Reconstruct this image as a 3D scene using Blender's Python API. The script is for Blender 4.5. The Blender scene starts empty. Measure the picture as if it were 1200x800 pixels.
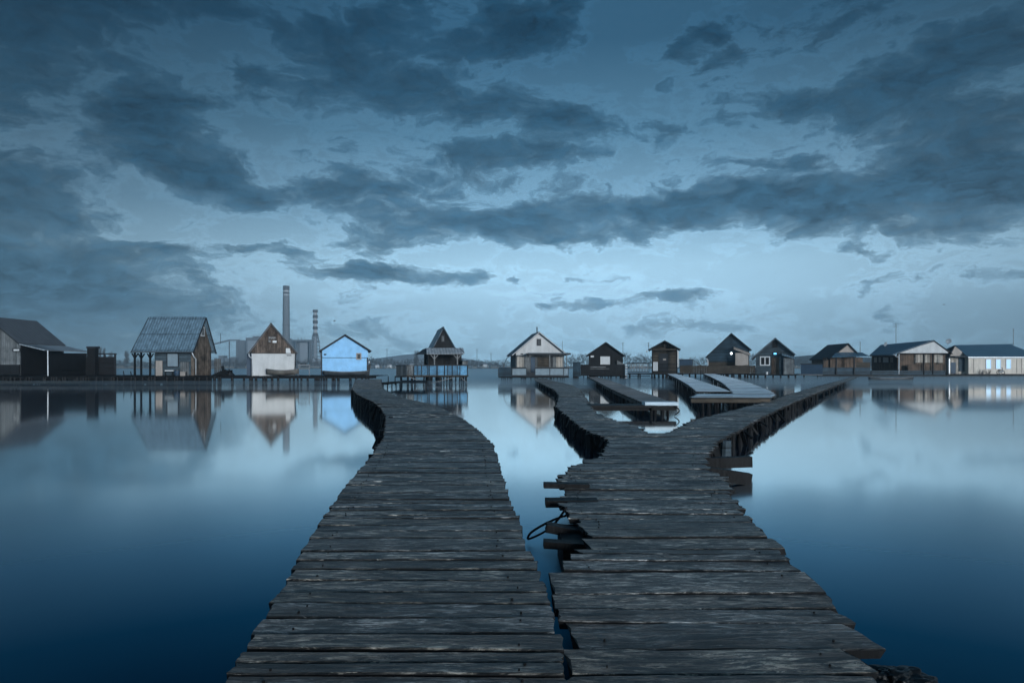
import bpy, math, random
from mathutils import Vector, noise
R = math.radians
rnd = random.Random(11)
S = bpy.context.scene
COL = S.collection
H, F, HY = 1.75, 800.0, 430.0          # camera height over the water, focal length and horizon row of a 1200 px wide picture

# ------------------------------------------------------------------ helpers
def at(px, py, Y):
    return Vector(((px-600)*Y/F, Y, H-(py-HY)*Y/F))
def ground(px, py, z=0.0):
    Y = (H-z)*F/(py-HY)
    return Vector(((px-600)*Y/F, Y, z))
def tag(o, label=None, cat=None, group=None, kind=None):
    if label: o['label'] = label
    if cat: o['category'] = cat
    if group: o['group'] = group
    if kind: o['kind'] = kind
    return o
class MB:
    def __init__(s): s.v, s.f = [], []
    def add(s, vs, fs):
        n = len(s.v); s.v += [tuple(p) for p in vs]; s.f += [tuple(i+n for i in q) for q in fs]; return s
    def box(s, x0, x1, y0, y1, z0, z1):
        return s.add([(x0,y0,z0),(x1,y0,z0),(x1,y1,z0),(x0,y1,z0),(x0,y0,z1),(x1,y0,z1),(x1,y1,z1),(x0,y1,z1)],
                     [(3,2,1,0),(4,5,6,7),(0,1,5,4),(1,2,6,5),(2,3,7,6),(3,0,4,7)])
    def prism(s, poly, y0, y1):            # poly: (x, z) counter-clockwise seen from -y
        n = len(poly)
        return s.add([(x,y0,z) for x,z in poly]+[(x,y1,z) for x,z in poly],
                     [tuple(range(n)), tuple(range(2*n-1,n-1,-1))]+[(i,i+n,(i+1)%n+n,(i+1)%n) for i in range(n)])
    def slab(s, pts, t):                   # polygon thickened downward along its normal
        pts = [Vector(p) for p in pts]
        nm = (pts[1]-pts[0]).cross(pts[2]-pts[0]).normalized()
        if nm.z < 0: nm = -nm
        n = len(pts)
        return s.add(pts+[p-nm*t for p in pts], [tuple(range(n)), tuple(range(2*n-1,n-1,-1))]+[(i,i+n,(i+1)%n+n,(i+1)%n) for i in range(n)])
    def bar(s, p, q, w, h=None, up=(0,0,1)):
        p, q = Vector(p), Vector(q); h = h or w
        d = (q-p).normalized(); u = Vector(up)
        if abs(d.dot(u)) > .95: u = Vector((0,1,0))
        a = d.cross(u).normalized()*w/2; b = a.cross(d).normalized()*h/2
        c = [a+b, b-a, -a-b, a-b]
        return s.add([p+k for k in c]+[q+k for k in c], [(0,1,2,3),(7,6,5,4)]+[(i,i+4,(i+1)%4+4,(i+1)%4) for i in range(4)])
    def tube(s, pts, r, n=8, caps=True):
        pts = [Vector(p) for p in pts]; rs = r if isinstance(r,(list,tuple)) else [r]*len(pts)
        vs = []; m = len(pts)
        for i,p in enumerate(pts):
            d = (pts[min(i+1,m-1)]-pts[max(i-1,0)]).normalized()
            u = Vector((0,0,1)) if abs(d.z)<.95 else Vector((0,1,0))
            a = d.cross(u).normalized(); b = a.cross(d).normalized()
            vs += [p+(a*math.cos(k*2*math.pi/n)+b*math.sin(k*2*math.pi/n))*rs[i] for k in range(n)]
        fs = [(i*n+k,(i+1)*n+k,(i+1)*n+(k+1)%n,i*n+(k+1)%n) for i in range(m-1) for k in range(n)]
        if caps: fs += [tuple(range(n)), tuple(range(m*n-1,(m-1)*n-1,-1))]
        return s.add(vs, fs)
    def build(s, name, mat, parent=None, smooth=False, loc=None):
        me = bpy.data.meshes.new(name)
        me.from_pydata(s.v, [], s.f); me.update()
        me.materials.append(mat)
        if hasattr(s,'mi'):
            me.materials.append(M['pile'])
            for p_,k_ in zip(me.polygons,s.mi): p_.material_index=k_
        import bmesh
        bm = bmesh.new(); bm.from_mesh(me); bmesh.ops.recalc_face_normals(bm, faces=bm.faces); bm.to_mesh(me); bm.free()
        if smooth:
            for p in me.polygons: p.use_smooth = True
        o = bpy.data.objects.new(name, me); COL.objects.link(o)
        if parent: o.parent = parent
        if loc is not None: o.location = loc
        return o
def empty(name, loc, label, cat, group=None, rz=0):
    o = bpy.data.objects.new(name, None); COL.objects.link(o)
    o.location = loc; o.rotation_euler = (0,0,rz); o.empty_display_size = .3
    return tag(o, label, cat, group)

# ------------------------------------------------------------------ materials
def nodes(name):
    m = bpy.data.materials.new(name); m.use_nodes = True
    return m, m.node_tree.nodes, m.node_tree.links, m.node_tree.nodes['Principled BSDF']
def N(ns, t, **kw):
    n = ns.new(t)
    for k,v in kw.items(): setattr(n,k,v)
    return n
def ramp(ns, stops):
    r = ns.new('ShaderNodeValToRGB'); e = r.color_ramp.elements
    while len(e) < len(stops): e.new(.5)
    for k,(p,c) in enumerate(stops):
        e[k].position = p; e[k].color = (c[0],c[1],c[2],1) if hasattr(c,'__len__') else (c,c,c,1)
    return r
def mth(ns, lk, op, a, b=None, clamp=False):
    n = ns.new('ShaderNodeMath'); n.operation = op; n.use_clamp = clamp
    for i,x in enumerate((a,b)):
        if x is None: continue
        if isinstance(x,(int,float)): n.inputs[i].default_value = x
        else: lk.new(x, n.inputs[i])
    return n.outputs[0]
def grain(name, dark, light, stretch=(1,1,14), rough=.75, bump=.25, boards=None, axis=0, spec=.3, island=True, grime=.5, pock=0):
    """weathered board material: streaky noise, optional board joints every `boards` metres along an axis"""
    m, ns, lk, p = nodes(name)
    tc = N(ns,'ShaderNodeTexCoord'); geo = N(ns,'ShaderNodeNewGeometry')
    src = tc.outputs['Object']
    if island:
        cb = N(ns,'ShaderNodeCombineXYZ')
        r1 = mth(ns,lk,'MULTIPLY',geo.outputs['Random Per Island'],37.0)
        for k in range(3): lk.new(r1, cb.inputs[k])
        va = N(ns,'ShaderNodeVectorMath',operation='ADD'); lk.new(src,va.inputs[0]); lk.new(cb.outputs[0],va.inputs[1]); srci = va.outputs[0]
    else: srci = src
    mp = N(ns,'ShaderNodeMapping'); lk.new(srci, mp.inputs[0]); mp.inputs['Scale'].default_value = tuple(1.0/s*6 for s in stretch)
    nz = N(ns,'ShaderNodeTexNoise'); nz.inputs['Scale'].default_value = 3.2; nz.inputs['Detail'].default_value = 9; nz.inputs['Roughness'].default_value = .72; nz.inputs['Distortion'].default_value=.35
    lk.new(mp.outputs[0], nz.inputs['Vector'])
    big = N(ns,'ShaderNodeTexNoise'); big.inputs['Scale'].default_value = 1.3; big.inputs['Detail'].default_value = 5; lk.new(srci, big.inputs['Vector'])
    rp = ramp(ns, [(.32,dark),(.68,light)]); lk.new(nz.outputs['Fac'], rp.inputs[0])
    g = ramp(ns, [(.3,1-grime),(.65,1.0)]); lk.new(big.outputs['Fac'], g.inputs[0])
    mx = N(ns,'ShaderNodeMix',data_type='RGBA',blend_type='MULTIPLY'); mx.inputs[0].default_value = 1
    lk.new(rp.outputs[0], mx.inputs[6]); lk.new(g.outputs[0], mx.inputs[7]); col = mx.outputs[2]
    hgt = nz.outputs['Fac']
    if island:
        v = mth(ns,lk,'MULTIPLY_ADD',geo.outputs['Random Per Island'],.75); v.node.inputs[2].default_value = .62
        m2 = N(ns,'ShaderNodeVectorMath',operation='SCALE'); lk.new(col,m2.inputs[0]); lk.new(v,m2.inputs['Scale']); col = m2.outputs[0]
    if boards:
        sx = N(ns,'ShaderNodeSeparateXYZ'); lk.new(src, sx.inputs[0])
        q = mth(ns,lk,'DIVIDE',sx.outputs[axis],boards)
        fl = mth(ns,lk,'FLOOR',q); fr = mth(ns,lk,'FRACT',q)
        wn = N(ns,'ShaderNodeTexWhiteNoise',noise_dimensions='1D'); lk.new(fl, wn.inputs['W'])
        vv = mth(ns,lk,'MULTIPLY_ADD',wn.outputs['Value'],.7); vv.node.inputs[2].default_value = .62
        gp = mth(ns,lk,'GREATER_THAN',fr,.12); gq = mth(ns,lk,'MULTIPLY_ADD',gp,.7); gq.node.inputs[2].default_value = .3
        tot = mth(ns,lk,'MULTIPLY',vv,gq)
        m3 = N(ns,'ShaderNodeVectorMath',operation='SCALE'); lk.new(col,m3.inputs[0]); lk.new(tot,m3.inputs['Scale']); col = m3.outputs[0]
        hgt = mth(ns,lk,'ADD',hgt,mth(ns,lk,'MULTIPLY',gp,1.0))
    lk.new(col, p.inputs['Base Color'])
    rr = mth(ns,lk,'MULTIPLY_ADD',nz.outputs['Fac'],-.35); rr.node.inputs[2].default_value = rough+.15
    lk.new(rr, p.inputs['Roughness'])
    p.inputs['Specular IOR Level'].default_value = spec
    b = N(ns,'ShaderNodeBump'); b.inputs['Strength'].default_value = bump; b.inputs['Distance'].default_value = .02
    lk.new(hgt, b.inputs['Height']); lk.new(b.outputs[0], p.inputs['Normal'])
    return m
def plain(name, col, rough=.6, metal=0, var=.35, scale=2.0, spec=.3, emit=None, es=0, bump=.1, streak=1):
    m, ns, lk, p = nodes(name)
    tc = N(ns,'ShaderNodeTexCoord'); mp = N(ns,'ShaderNodeMapping'); mp.inputs['Scale'].default_value = (1,1,1/streak)
    lk.new(tc.outputs['Object'], mp.inputs[0])
    nz = N(ns,'ShaderNodeTexNoise'); nz.inputs['Scale'].default_value = scale; nz.inputs['Detail'].default_value = 8; nz.inputs['Roughness'].default_value = .65
    lk.new(mp.outputs[0], nz.inputs['Vector'])
    rp = ramp(ns, [(.3,tuple(c*(1-var) for c in col)),(.65,col)]); lk.new(nz.outputs['Fac'], rp.inputs[0])
    lk.new(rp.outputs[0], p.inputs['Base Color'])
    p.inputs['Roughness'].default_value = rough; p.inputs['Metallic'].default_value = metal; p.inputs['Specular IOR Level'].default_value = spec
    if bump:
        b = N(ns,'ShaderNodeBump'); b.inputs['Strength'].default_value = bump; b.inputs['Distance'].default_value=.02
        lk.new(nz.outputs['Fac'], b.inputs['Height']); lk.new(b.outputs[0], p.inputs['Normal'])
    if emit:
        p.inputs['Emission Color'].default_value = (*emit,1); p.inputs['Emission Strength'].default_value = es
    return m
def roofing(name, col, rib=.18, axis=0, course=1.6, caxis=1, rough=.5, depth=.5, spec=.35):
    m, ns, lk, p = nodes(name)
    tc = N(ns,'ShaderNodeTexCoord'); sx = N(ns,'ShaderNodeSeparateXYZ'); lk.new(tc.outputs['Object'], sx.inputs[0])
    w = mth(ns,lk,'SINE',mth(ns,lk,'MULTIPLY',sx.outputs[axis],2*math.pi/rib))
    cr = mth(ns,lk,'FRACT',mth(ns,lk,'DIVIDE',sx.outputs[caxis],course))
    ln = mth(ns,lk,'GREATER_THAN',cr,.07)
    mp = N(ns,'ShaderNodeMapping'); lk.new(tc.outputs['Object'],mp.inputs[0]); mp.inputs['Scale'].default_value=tuple(.45 if k==caxis else 1.7 for k in range(3))
    nz = N(ns,'ShaderNodeTexNoise'); nz.inputs['Scale'].default_value=1.6; nz.inputs['Detail'].default_value=9; nz.inputs['Roughness'].default_value=.7; lk.new(mp.outputs[0],nz.inputs['Vector'])
    rp = ramp(ns,[(.3,tuple(c*.4 for c in col)),(.72,tuple(min(1,c*1.25) for c in col))]); lk.new(nz.outputs['Fac'],rp.inputs[0])
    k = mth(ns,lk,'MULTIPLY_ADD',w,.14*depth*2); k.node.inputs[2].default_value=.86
    k2 = mth(ns,lk,'MULTIPLY_ADD',ln,.4); k2.node.inputs[2].default_value=.6
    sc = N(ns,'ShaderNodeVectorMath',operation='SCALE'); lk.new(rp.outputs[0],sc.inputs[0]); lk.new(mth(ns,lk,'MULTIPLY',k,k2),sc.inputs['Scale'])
    lk.new(sc.outputs[0],p.inputs['Base Color'])
    p.inputs['Roughness'].default_value=rough; p.inputs['Specular IOR Level'].default_value=spec
    b = N(ns,'ShaderNodeBump'); b.inputs['Strength'].default_value=depth; b.inputs['Distance'].default_value=.03
    lk.new(mth(ns,lk,'ADD',w,mth(ns,lk,'MULTIPLY',ln,1.0)),b.inputs['Height']); lk.new(b.outputs[0],p.inputs['Normal'])
    return m

M = {}
def deck_material():
    """old grey boards: long grain along x, fine cracks, worn pale patches and splinters"""
    m, ns, lk, p = nodes('weathered_planks')
    tc = N(ns,'ShaderNodeTexCoord'); geo = N(ns,'ShaderNodeNewGeometry')
    cb = N(ns,'ShaderNodeCombineXYZ'); r1 = mth(ns,lk,'MULTIPLY',geo.outputs['Random Per Island'],61.0)
    lk.new(r1,cb.inputs[0]); lk.new(r1,cb.inputs[2])
    va = N(ns,'ShaderNodeVectorMath',operation='ADD'); lk.new(tc.outputs['Object'],va.inputs[0]); lk.new(cb.outputs[0],va.inputs[1])
    def nz(scale, sc, det=8, rgh=.65, dist=0):
        mp = N(ns,'ShaderNodeMapping'); mp.inputs['Scale'].default_value = sc; lk.new(va.outputs[0],mp.inputs[0])
        n = N(ns,'ShaderNodeTexNoise'); n.inputs['Scale'].default_value=scale; n.inputs['Detail'].default_value=det; n.inputs['Roughness'].default_value=rgh; n.inputs['Distortion'].default_value=dist
        lk.new(mp.outputs[0],n.inputs['Vector']); return n.outputs['Fac']
    g1 = nz(10,(.55,2.6,1),12,.80,.9)     # grain
    g2 = nz(22,(.5,3.0,1),6,.8,.4)       # fine fibres
    pt = nz(2.4,(.7,1.6,1),7,.68,.4)      # worn patches
    ck = nz(5,(.16,2.4,1),5,.6,1.4)      # cracks
    chip = nz(15,(.45,2.2,1),6,.75,.5)
    c1 = ramp(ns,[(.435,(.004,.0035,.003)),(.50,(.050,.045,.040)),(.555,(.34,.31,.275)),(.60,(.62,.57,.51))]); lk.new(g1,c1.inputs[0])
    pr = ramp(ns,[(.41,.12),(.59,1.4)]); lk.new(pt,pr.inputs[0])
    mx = N(ns,'ShaderNodeMix',data_type='RGBA',blend_type='MULTIPLY'); mx.inputs[0].default_value=1; lk.new(c1.outputs[0],mx.inputs[6]); lk.new(pr.outputs[0],mx.inputs[7])
    cr = ramp(ns,[(.465,1),(.495,.12),(.505,.12),(.53,1)]); lk.new(ck,cr.inputs[0])
    mx2 = N(ns,'ShaderNodeMix',data_type='RGBA',blend_type='MULTIPLY'); mx2.inputs[0].default_value=.9; lk.new(mx.outputs[2],mx2.inputs[6]); lk.new(cr.outputs[0],mx2.inputs[7])
    ch = ramp(ns,[(.60,0),(.64,1)]); lk.new(chip,ch.inputs[0])
    mx3 = N(ns,'ShaderNodeMix',data_type='RGBA'); lk.new(mth(ns,lk,'MULTIPLY',ch.outputs[0],.55),mx3.inputs[0]); lk.new(mx2.outputs[2],mx3.inputs[6]); mx3.inputs[7].default_value=(.62,.57,.50,1)
    v = mth(ns,lk,'MULTIPLY_ADD',geo.outputs['Random Per Island'],1.05); v.node.inputs[2].default_value=.42
    sc = N(ns,'ShaderNodeVectorMath',operation='SCALE'); lk.new(mx3.outputs[2],sc.inputs[0]); lk.new(v,sc.inputs['Scale'])
    hs=N(ns,'ShaderNodeHueSaturation'); lk.new(sc.outputs[0],hs.inputs['Color']); wn=N(ns,'ShaderNodeTexWhiteNoise',noise_dimensions='1D'); lk.new(r1,wn.inputs['W'])
    sa=mth(ns,lk,'MULTIPLY_ADD',wn.outputs['Value'],1.6); sa.node.inputs[2].default_value=.2; lk.new(sa,hs.inputs['Saturation'])
    lk.new(hs.outputs[0],p.inputs['Base Color'])
    rr = mth(ns,lk,'MULTIPLY_ADD',pt,-.5); rr.node.inputs[2].default_value=.68; lk.new(rr,p.inputs['Roughness'])
    p.inputs['Specular IOR Level'].default_value=.75
    h = mth(ns,lk,'ADD',mth(ns,lk,'ADD',mth(ns,lk,'MULTIPLY',g1,1.0),mth(ns,lk,'MULTIPLY',g2,.5)),mth(ns,lk,'MULTIPLY',cr.outputs[0],.6))
    b = N(ns,'ShaderNodeBump'); b.inputs['Strength'].default_value=1; b.inputs['Distance'].default_value=.02; lk.new(h,b.inputs['Height']); lk.new(b.outputs[0],p.inputs['Normal'])
    return m
M['deck'] = deck_material()
M['frostpanel']=plain('frosted_panel',(.24,.30,.34),.4,0,.35,1.5,streak=2)
M['frost'] = grain('frosted_planks',(.34,.42,.48),(.80,.92,1.0),(14,1,1),.45,.5,None,grime=.25)
M['greyplank'] = grain('grey_planks',(.08,.08,.08),(.36,.36,.36),(14,1,1),.6,.6,None)
M['pile'] = grain('wet_timber_and_edge_shade',(.0015,.0015,.002),(.009,.009,.010),(1,1,14),.6,.8,None,spec=.2)  # wet piles and beams; also painted on plank sides as edge shade
M['black'] = grain('black_boards',(.003,.003,.004),(.012,.013,.015),(1,1,14),.75,.5,.16,0,island=False)
M['blackh'] = grain('black_siding',(.004,.004,.005),(.018,.018,.021),(14,1,1),.7,.5,.18,2,island=False)
M['navyh'] = grain('dark_blue_siding',(.010,.025,.038),(.034,.070,.10),(14,1,1),.65,.5,.2,2,island=False)
M['brown'] = grain('brown_boards',(.05,.032,.022),(.20,.135,.095),(1,1,14),.8,.5,.17,0,island=False)
M['brownside'] = grain('stained_boards',(.05,.038,.03),(.36,.28,.22),(1,1,9),.8,.5,.22,1,island=False,grime=.8)
M['brownh'] = grain('brown_planking',(.030,.024,.018),(.10,.08,.06),(14,1,1),.8,.5,.16,2,island=False)
M['greyv'] = grain('grey_boards',(.07,.075,.08),(.24,.25,.25),(1,1,14),.75,.4,.2,0,island=False)
M['greyh'] = grain('grey_siding',(.030,.045,.055),(.085,.12,.145),(14,1,1),.75,.5,.18,2,island=False)
M['oldgable'] = grain('old_gable_boards',(.03,.022,.018),(.26,.19,.15),(1,1,8),.8,.6,.2,0,island=False,grime=.7)
M['white'] = plain('white_plaster',(.60,.59,.58),.8,0,.3,1.2,streak=3)
M['whitew'] = plain('white_paint',(.62,.62,.62),.5,0,.15)
M['cream'] = plain('cream_render',(.66,.58,.50),.8,0,.3,1.3,streak=3)
M['creamv'] = grain('cream_boards',(.30,.26,.22),(.55,.49,.43),(1,1,10),.75,.3,.4,0,island=False,grime=.3)
M['blue'] = grain('sky_blue_boards',(.24,.52,.84),(.33,.64,.94),(1,1,8),.6,.25,None,0,island=False,grime=.22)
M['bluerail'] = grain('faded_blue_panels',(.07,.15,.22),(.13,.38,.62),(3,3,3),.6,.3,1.0,0,island=False,grime=.5)
M['navy'] = plain('dark_blue_paint',(.03,.06,.10),.55,0,.4,1.5)
M['roofgrey'] = roofing('grey_corrugated_roof',(.17,.26,.33),.28,0,1.7,2)
M['roofgreyy'] = roofing('grey_ribbed_roof',(.13,.14,.16),.3,1,2.2,2)
M['roofdark'] = roofing('dark_tarred_roof',(.025,.035,.045),.6,1,1.1,2,rough=.7)
M['roofblue'] = roofing('blue_grey_metal_roof',(.07,.15,.22),.5,0,30,2,rough=.45)
M['rooflight'] = roofing('light_metal_roof',(.42,.46,.50),.3,0,30,1,rough=.45)
M['beige'] = plain('beige_board',(.40,.34,.30),.7,0,.35,1.5,streak=4)
M['trim'] = plain('dark_trim',(.02,.022,.026),.6,0,.3)
M['pipe'] = plain('pale_metal',(.60,.62,.64),.4,.2,.2)
M['glass'] = plain('dark_glass',(.010,.014,.018),.25,0,.2,spec=.3,bump=0)
M['glowglass'] = plain('glowing_window_glass',(.35,.55,.75),.12,0,.1,spec=1,bump=0,emit=(.45,.72,1.0),es=.35)  # pale blue emission put into the pane on top of its real reflections
M['lamp'] = plain('lit_lamp',(.9,.9,.9),.4,0,0,bump=0,emit=(.8,.92,1),es=6)
M['bluelamp'] = plain('lit_blue_lamp',(.3,.6,.9),.4,0,0,bump=0,emit=(.10,.48,.85),es=1.6)
M['metal'] = plain('grey_metal',(.10,.11,.12),.5,.6,.3)
M['dish'] = plain('dish_grey',(.34,.38,.42),.6,0,.3)
M['rope'] = plain('tarred_rope',(.012,.012,.014),.8,0,.4,8)
M['rock'] = plain('wet_rock',(.009,.010,.011),.45,0,.7,6,bump=.8,spec=.4)
M['concrete'] = plain('plant_concrete',(.19,.205,.22),.9,0,.25,.05)
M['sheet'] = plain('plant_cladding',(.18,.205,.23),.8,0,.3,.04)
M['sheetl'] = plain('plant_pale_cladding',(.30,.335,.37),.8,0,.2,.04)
M['red'] = plain('chimney_dark_band',(.10,.105,.115),.8,0,.2,.1)
M['wht'] = plain('chimney_white_band',(.42,.44,.46),.8,0,.15,.1)
M['bark'] = plain('winter_twigs',(.11,.105,.10),.9,0,.4,.3)
M['boat'] = grain('old_boat_boards',(.05,.045,.04),(.26,.23,.2),(14,3,1),.8,.5,None)
M['boatdark'] = grain('dark_boat_boards',(.02,.025,.03),(.10,.11,.12),(14,1,1),.7,.5,None)

# ------------------------------------------------------------------ camera
cam = bpy.data.objects.new('camera', bpy.data.cameras.new('camera')); COL.objects.link(cam)
cam.location = (0,0,H); cam.rotation_euler = (R(90),0,0)
cam.data.sensor_width = 36; cam.data.lens = 24; cam.data.shift_y = 30/1200
cam.data.clip_start = .05; cam.data.clip_end = 5000
S.camera = cam

# ------------------------------------------------------------------ setting: water, land
def water_material():
    """still dark lake: strong mirror at grazing angles, deep blue looking down; calm far out, softly rippled close by"""
    m, ns, lk, p = nodes('lake_water'); ns.remove(p); out=ns['Material Output']
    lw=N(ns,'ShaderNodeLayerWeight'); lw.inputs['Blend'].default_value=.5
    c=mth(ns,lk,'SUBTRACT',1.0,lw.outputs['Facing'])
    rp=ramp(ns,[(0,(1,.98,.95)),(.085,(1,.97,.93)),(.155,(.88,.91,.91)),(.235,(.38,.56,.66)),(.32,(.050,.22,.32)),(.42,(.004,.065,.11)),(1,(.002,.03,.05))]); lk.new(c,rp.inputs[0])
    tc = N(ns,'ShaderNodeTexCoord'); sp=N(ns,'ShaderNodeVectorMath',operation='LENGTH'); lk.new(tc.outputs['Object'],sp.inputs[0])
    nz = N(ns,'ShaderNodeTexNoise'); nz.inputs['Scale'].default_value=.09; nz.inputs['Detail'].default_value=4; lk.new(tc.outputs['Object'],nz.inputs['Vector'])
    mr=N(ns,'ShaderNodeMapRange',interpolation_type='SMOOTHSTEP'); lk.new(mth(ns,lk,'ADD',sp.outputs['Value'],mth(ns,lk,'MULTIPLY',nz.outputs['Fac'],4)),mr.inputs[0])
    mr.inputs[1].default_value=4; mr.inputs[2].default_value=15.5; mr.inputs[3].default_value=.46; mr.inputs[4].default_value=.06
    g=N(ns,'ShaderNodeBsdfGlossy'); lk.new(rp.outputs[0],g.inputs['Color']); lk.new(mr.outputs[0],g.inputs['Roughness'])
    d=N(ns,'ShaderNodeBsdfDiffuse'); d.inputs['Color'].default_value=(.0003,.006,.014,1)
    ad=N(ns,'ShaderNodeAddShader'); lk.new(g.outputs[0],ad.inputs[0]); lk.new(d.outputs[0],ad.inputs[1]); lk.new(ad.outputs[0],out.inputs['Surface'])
    return m
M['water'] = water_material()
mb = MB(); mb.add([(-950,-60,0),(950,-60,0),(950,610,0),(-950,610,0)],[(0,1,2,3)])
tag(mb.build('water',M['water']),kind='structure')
mb = MB()                                              # far shore
ys = [600,607,650,730,850,985]; zs = [-.3,.7,1.2,1.6,2.4,3.4]; xs = [-940+ i*47 for i in range(41)]
mb.add([(x, y, z+(.5*noise.noise(Vector((x*.02,y*.02,3))) if i>1 else 0)) for i,(y,z) in enumerate(zip(ys,zs)) for x in xs],
       [(i*41+j,i*41+j+1,(i+1)*41+j+1,(i+1)*41+j) for i in range(5) for j in range(40)])
tag(mb.build('terrain',plain('shore_ground',(.25,.25,.23),.95,0,.4,.05)),kind='structure')
def hill(pts, Y0, Y1, mat):
    mb = MB(); n = len(pts)
    vs = [(( px-600)*Y0/F, Y0, 1.0) for px,_ in pts]+[((px-600)*((Y0+Y1)/2)/F,(Y0+Y1)/2,max(1.2,H-(py-HY)*((Y0+Y1)/2)/F)) for px,py in pts]+[((px-600)*Y1/F,Y1,1.0) for px,_ in pts]
    mb.add(vs,[(r*n+i,r*n+i+1,(r+1)*n+i+1,(r+1)*n+i) for r in range(2) for i in range(n-1)])
    return tag(mb.build('hill',mat,smooth=True),kind='structure')
hill([(380,431),(410,425),(440,420),(470,416),(500,413),(530,417),(560,423),(600,430),(620,431)],740,900,plain('pale_field',(.75,.75,.75),.95,0,.2,.05))
hill([(880,431),(905,424),(930,418),(960,415),(990,417),(1020,419),(1060,416),(1120,421),(1200,430)],740,880,plain('wooded_slope',(.20,.22,.22),.95,0,.3,.05))

# ------------------------------------------------------------------ plank decks
def interp(pl, y):
    if y <= pl[0][0]: return pl[0][1]
    for (a,xa),(b,xb) in zip(pl,pl[1:]):
        if y <= b: return xa+(xb-xa)*(y-a)/(b-a)
    return pl[-1][1]
def edge_world(pts, z, b=0):   # [(px,py)] -> [(Y, X)] sorted by Y; deck height z + b*Y
    w = [Vector(((px-600)/F*((H-z)*F/(py-HY+b*F)),(H-z)*F/(py-HY+b*F),0)) for px,py in pts]
    return sorted((p.y,p.x) for p in w)
def planks(mb, Le, Re, z, bounds, jit=.03, zj=.005, thick=.05, skew=.012, ends=None, seg=.14, rough=1.0, sk2=.3):
    """boards laid across a walkway, each with uneven edges, cupped top and its own length"""
    sk = [rnd.uniform(-skew,skew) for _ in bounds]
    for k in range(len(bounds)-1):
        y0,y1 = bounds[k],bounds[k+1]; ym=(y0+y1)/2
        xl = interp(Le,ym)+rnd.uniform(-jit,jit); xr = interp(Re,ym)+rnd.uniform(-jit,jit)
        if xr-xl < .1: continue
        g0,g1 = rnd.uniform(.003,.013),rnd.uniform(.003,.013)
        if rnd.random()<.22: g1 += rnd.uniform(.01,.028)
        far = ym>22
        n = max(3,int((xr-xl)/(seg if not far else .5))); xc=(xl+xr)/2
        dz0,dz1 = rnd.uniform(-zj,zj),rnd.uniform(-zj,zj); sd=rnd.uniform(0,500)
        t0,t1 = rnd.uniform(-zj,zj)*.6, rnd.uniform(-zj,zj)*.6
        rows=[]
        sl = rnd.uniform(-sk2,sk2)*min(.2,y1-y0); sr = rnd.uniform(-sk2,sk2)*min(.2,y1-y0)
        for i in range(n+1):
            f=i/n
            bas = xl+(xr-xl)*f
            a = y0+g0+sk[k]*(bas-xc)+.010*rough*noise.noise(Vector((bas*2.2,sd,0)))+.006*rough*noise.noise(Vector((bas*9,sd,5)))
            b = y1-g1+sk[k+1]*(bas-xc)+.010*rough*noise.noise(Vector((bas*2.2,sd+9,0)))+.006*rough*noise.noise(Vector((bas*9,sd+9,5)))
            if b-a<.03: m_=(a+b)/2; a,b=m_-.015,m_+.015
            zb = z+dz0+(dz1-dz0)*f+.006*noise.noise(Vector((bas*1.2,sd,2)))
            bev=min(.006,(b-a)*.2)
            ws=[0,bev/(b-a),.3,.52,.74,1-bev/(b-a),1]
            row=[]
            for q,w in enumerate(ws):
                xx=bas
                if i==0: xx += sl*(w-.5)+.02*rough*noise.noise(Vector((w*6,sd,8)))
                if i==n: xx += sr*(w-.5)+.02*rough*noise.noise(Vector((w*6,sd+3,8)))
                zz = zb+(t1 if w>.5 else t0)*abs(w-.5)*2 + .003*noise.noise(Vector((bas*5,w*7+sd,1)))
                if q in (0,6): zz -= bev
                row.append((xx,a+(b-a)*w,zz))
            row += [(bas,b,zb-thick),(bas,a,zb-thick)]
            rows.append(row)
        m_=len(rows[0]); vs=[p for r in rows for p in r]
        fs=[(i*m_+j,(i+1)*m_+j,(i+1)*m_+(j+1)%m_,i*m_+(j+1)%m_) for i in range(n) for j in range(m_)]
        fs+=[tuple(range(m_)),tuple(range(n*m_+m_-1,n*m_-1,-1))]
        mb.mi=getattr(mb,'mi',[])+[1 if (f_<n*m_ and f_%m_ in (6,7,8)) or f_>=n*m_ else 0 for f_ in range(len(fs))]  # side, bottom and end faces take dark timber: edge shade put into colour
        mb.add(vs,fs)
        if 1.5<ym<11:                                   # rusty nail heads over the beams
            for bx in (xl+.16,xr-.17):
                for w in (.28,.72):
                    if rnd.random()<.55: continue
                    cx=bx+rnd.uniform(-.02,.02); f=(cx-xl)/(xr-xl); cy=y0+(y1-y0)*w+sk[k]*(cx-xc); cz=z+dz0+(dz1-dz0)*f+.009; r_=rnd.uniform(.004,.007)
                    mb.mi+= [1]*7; mb.add([(cx+r_*math.cos(q*math.pi/3),cy+r_*math.sin(q*math.pi/3),cz) for q in range(6)]+[(cx+r_*math.cos(q*math.pi/3),cy+r_*math.sin(q*math.pi/3),cz-.02) for q in range(6)],
                        [(0,1,2,3,4,5)]+[(q,q+6,(q+1)%6+6,(q+1)%6) for q in range(6)])
def bounds_rand(y0,y1,a,b):
    o=[y0]
    while o[-1]<y1: o.append(o[-1]+rnd.uniform(a,b))
    return o
def bounds_px(rows,z,y_end,a,b,y_start=-1.5):
    ys=sorted((H-z)*F/(r-HY) for r in rows)
    pre=[]; y=ys[0]
    while y>y_start: y-=rnd.uniform(a,b); pre.append(y)
    return pre[::-1]+ys+bounds_rand(ys[-1],y_end,a,b)[1:]
def local(mb, loc):
    mb.v=[(x-loc[0],y-loc[1],z-loc[2]) for x,y,z in mb.v]; return mb
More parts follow.
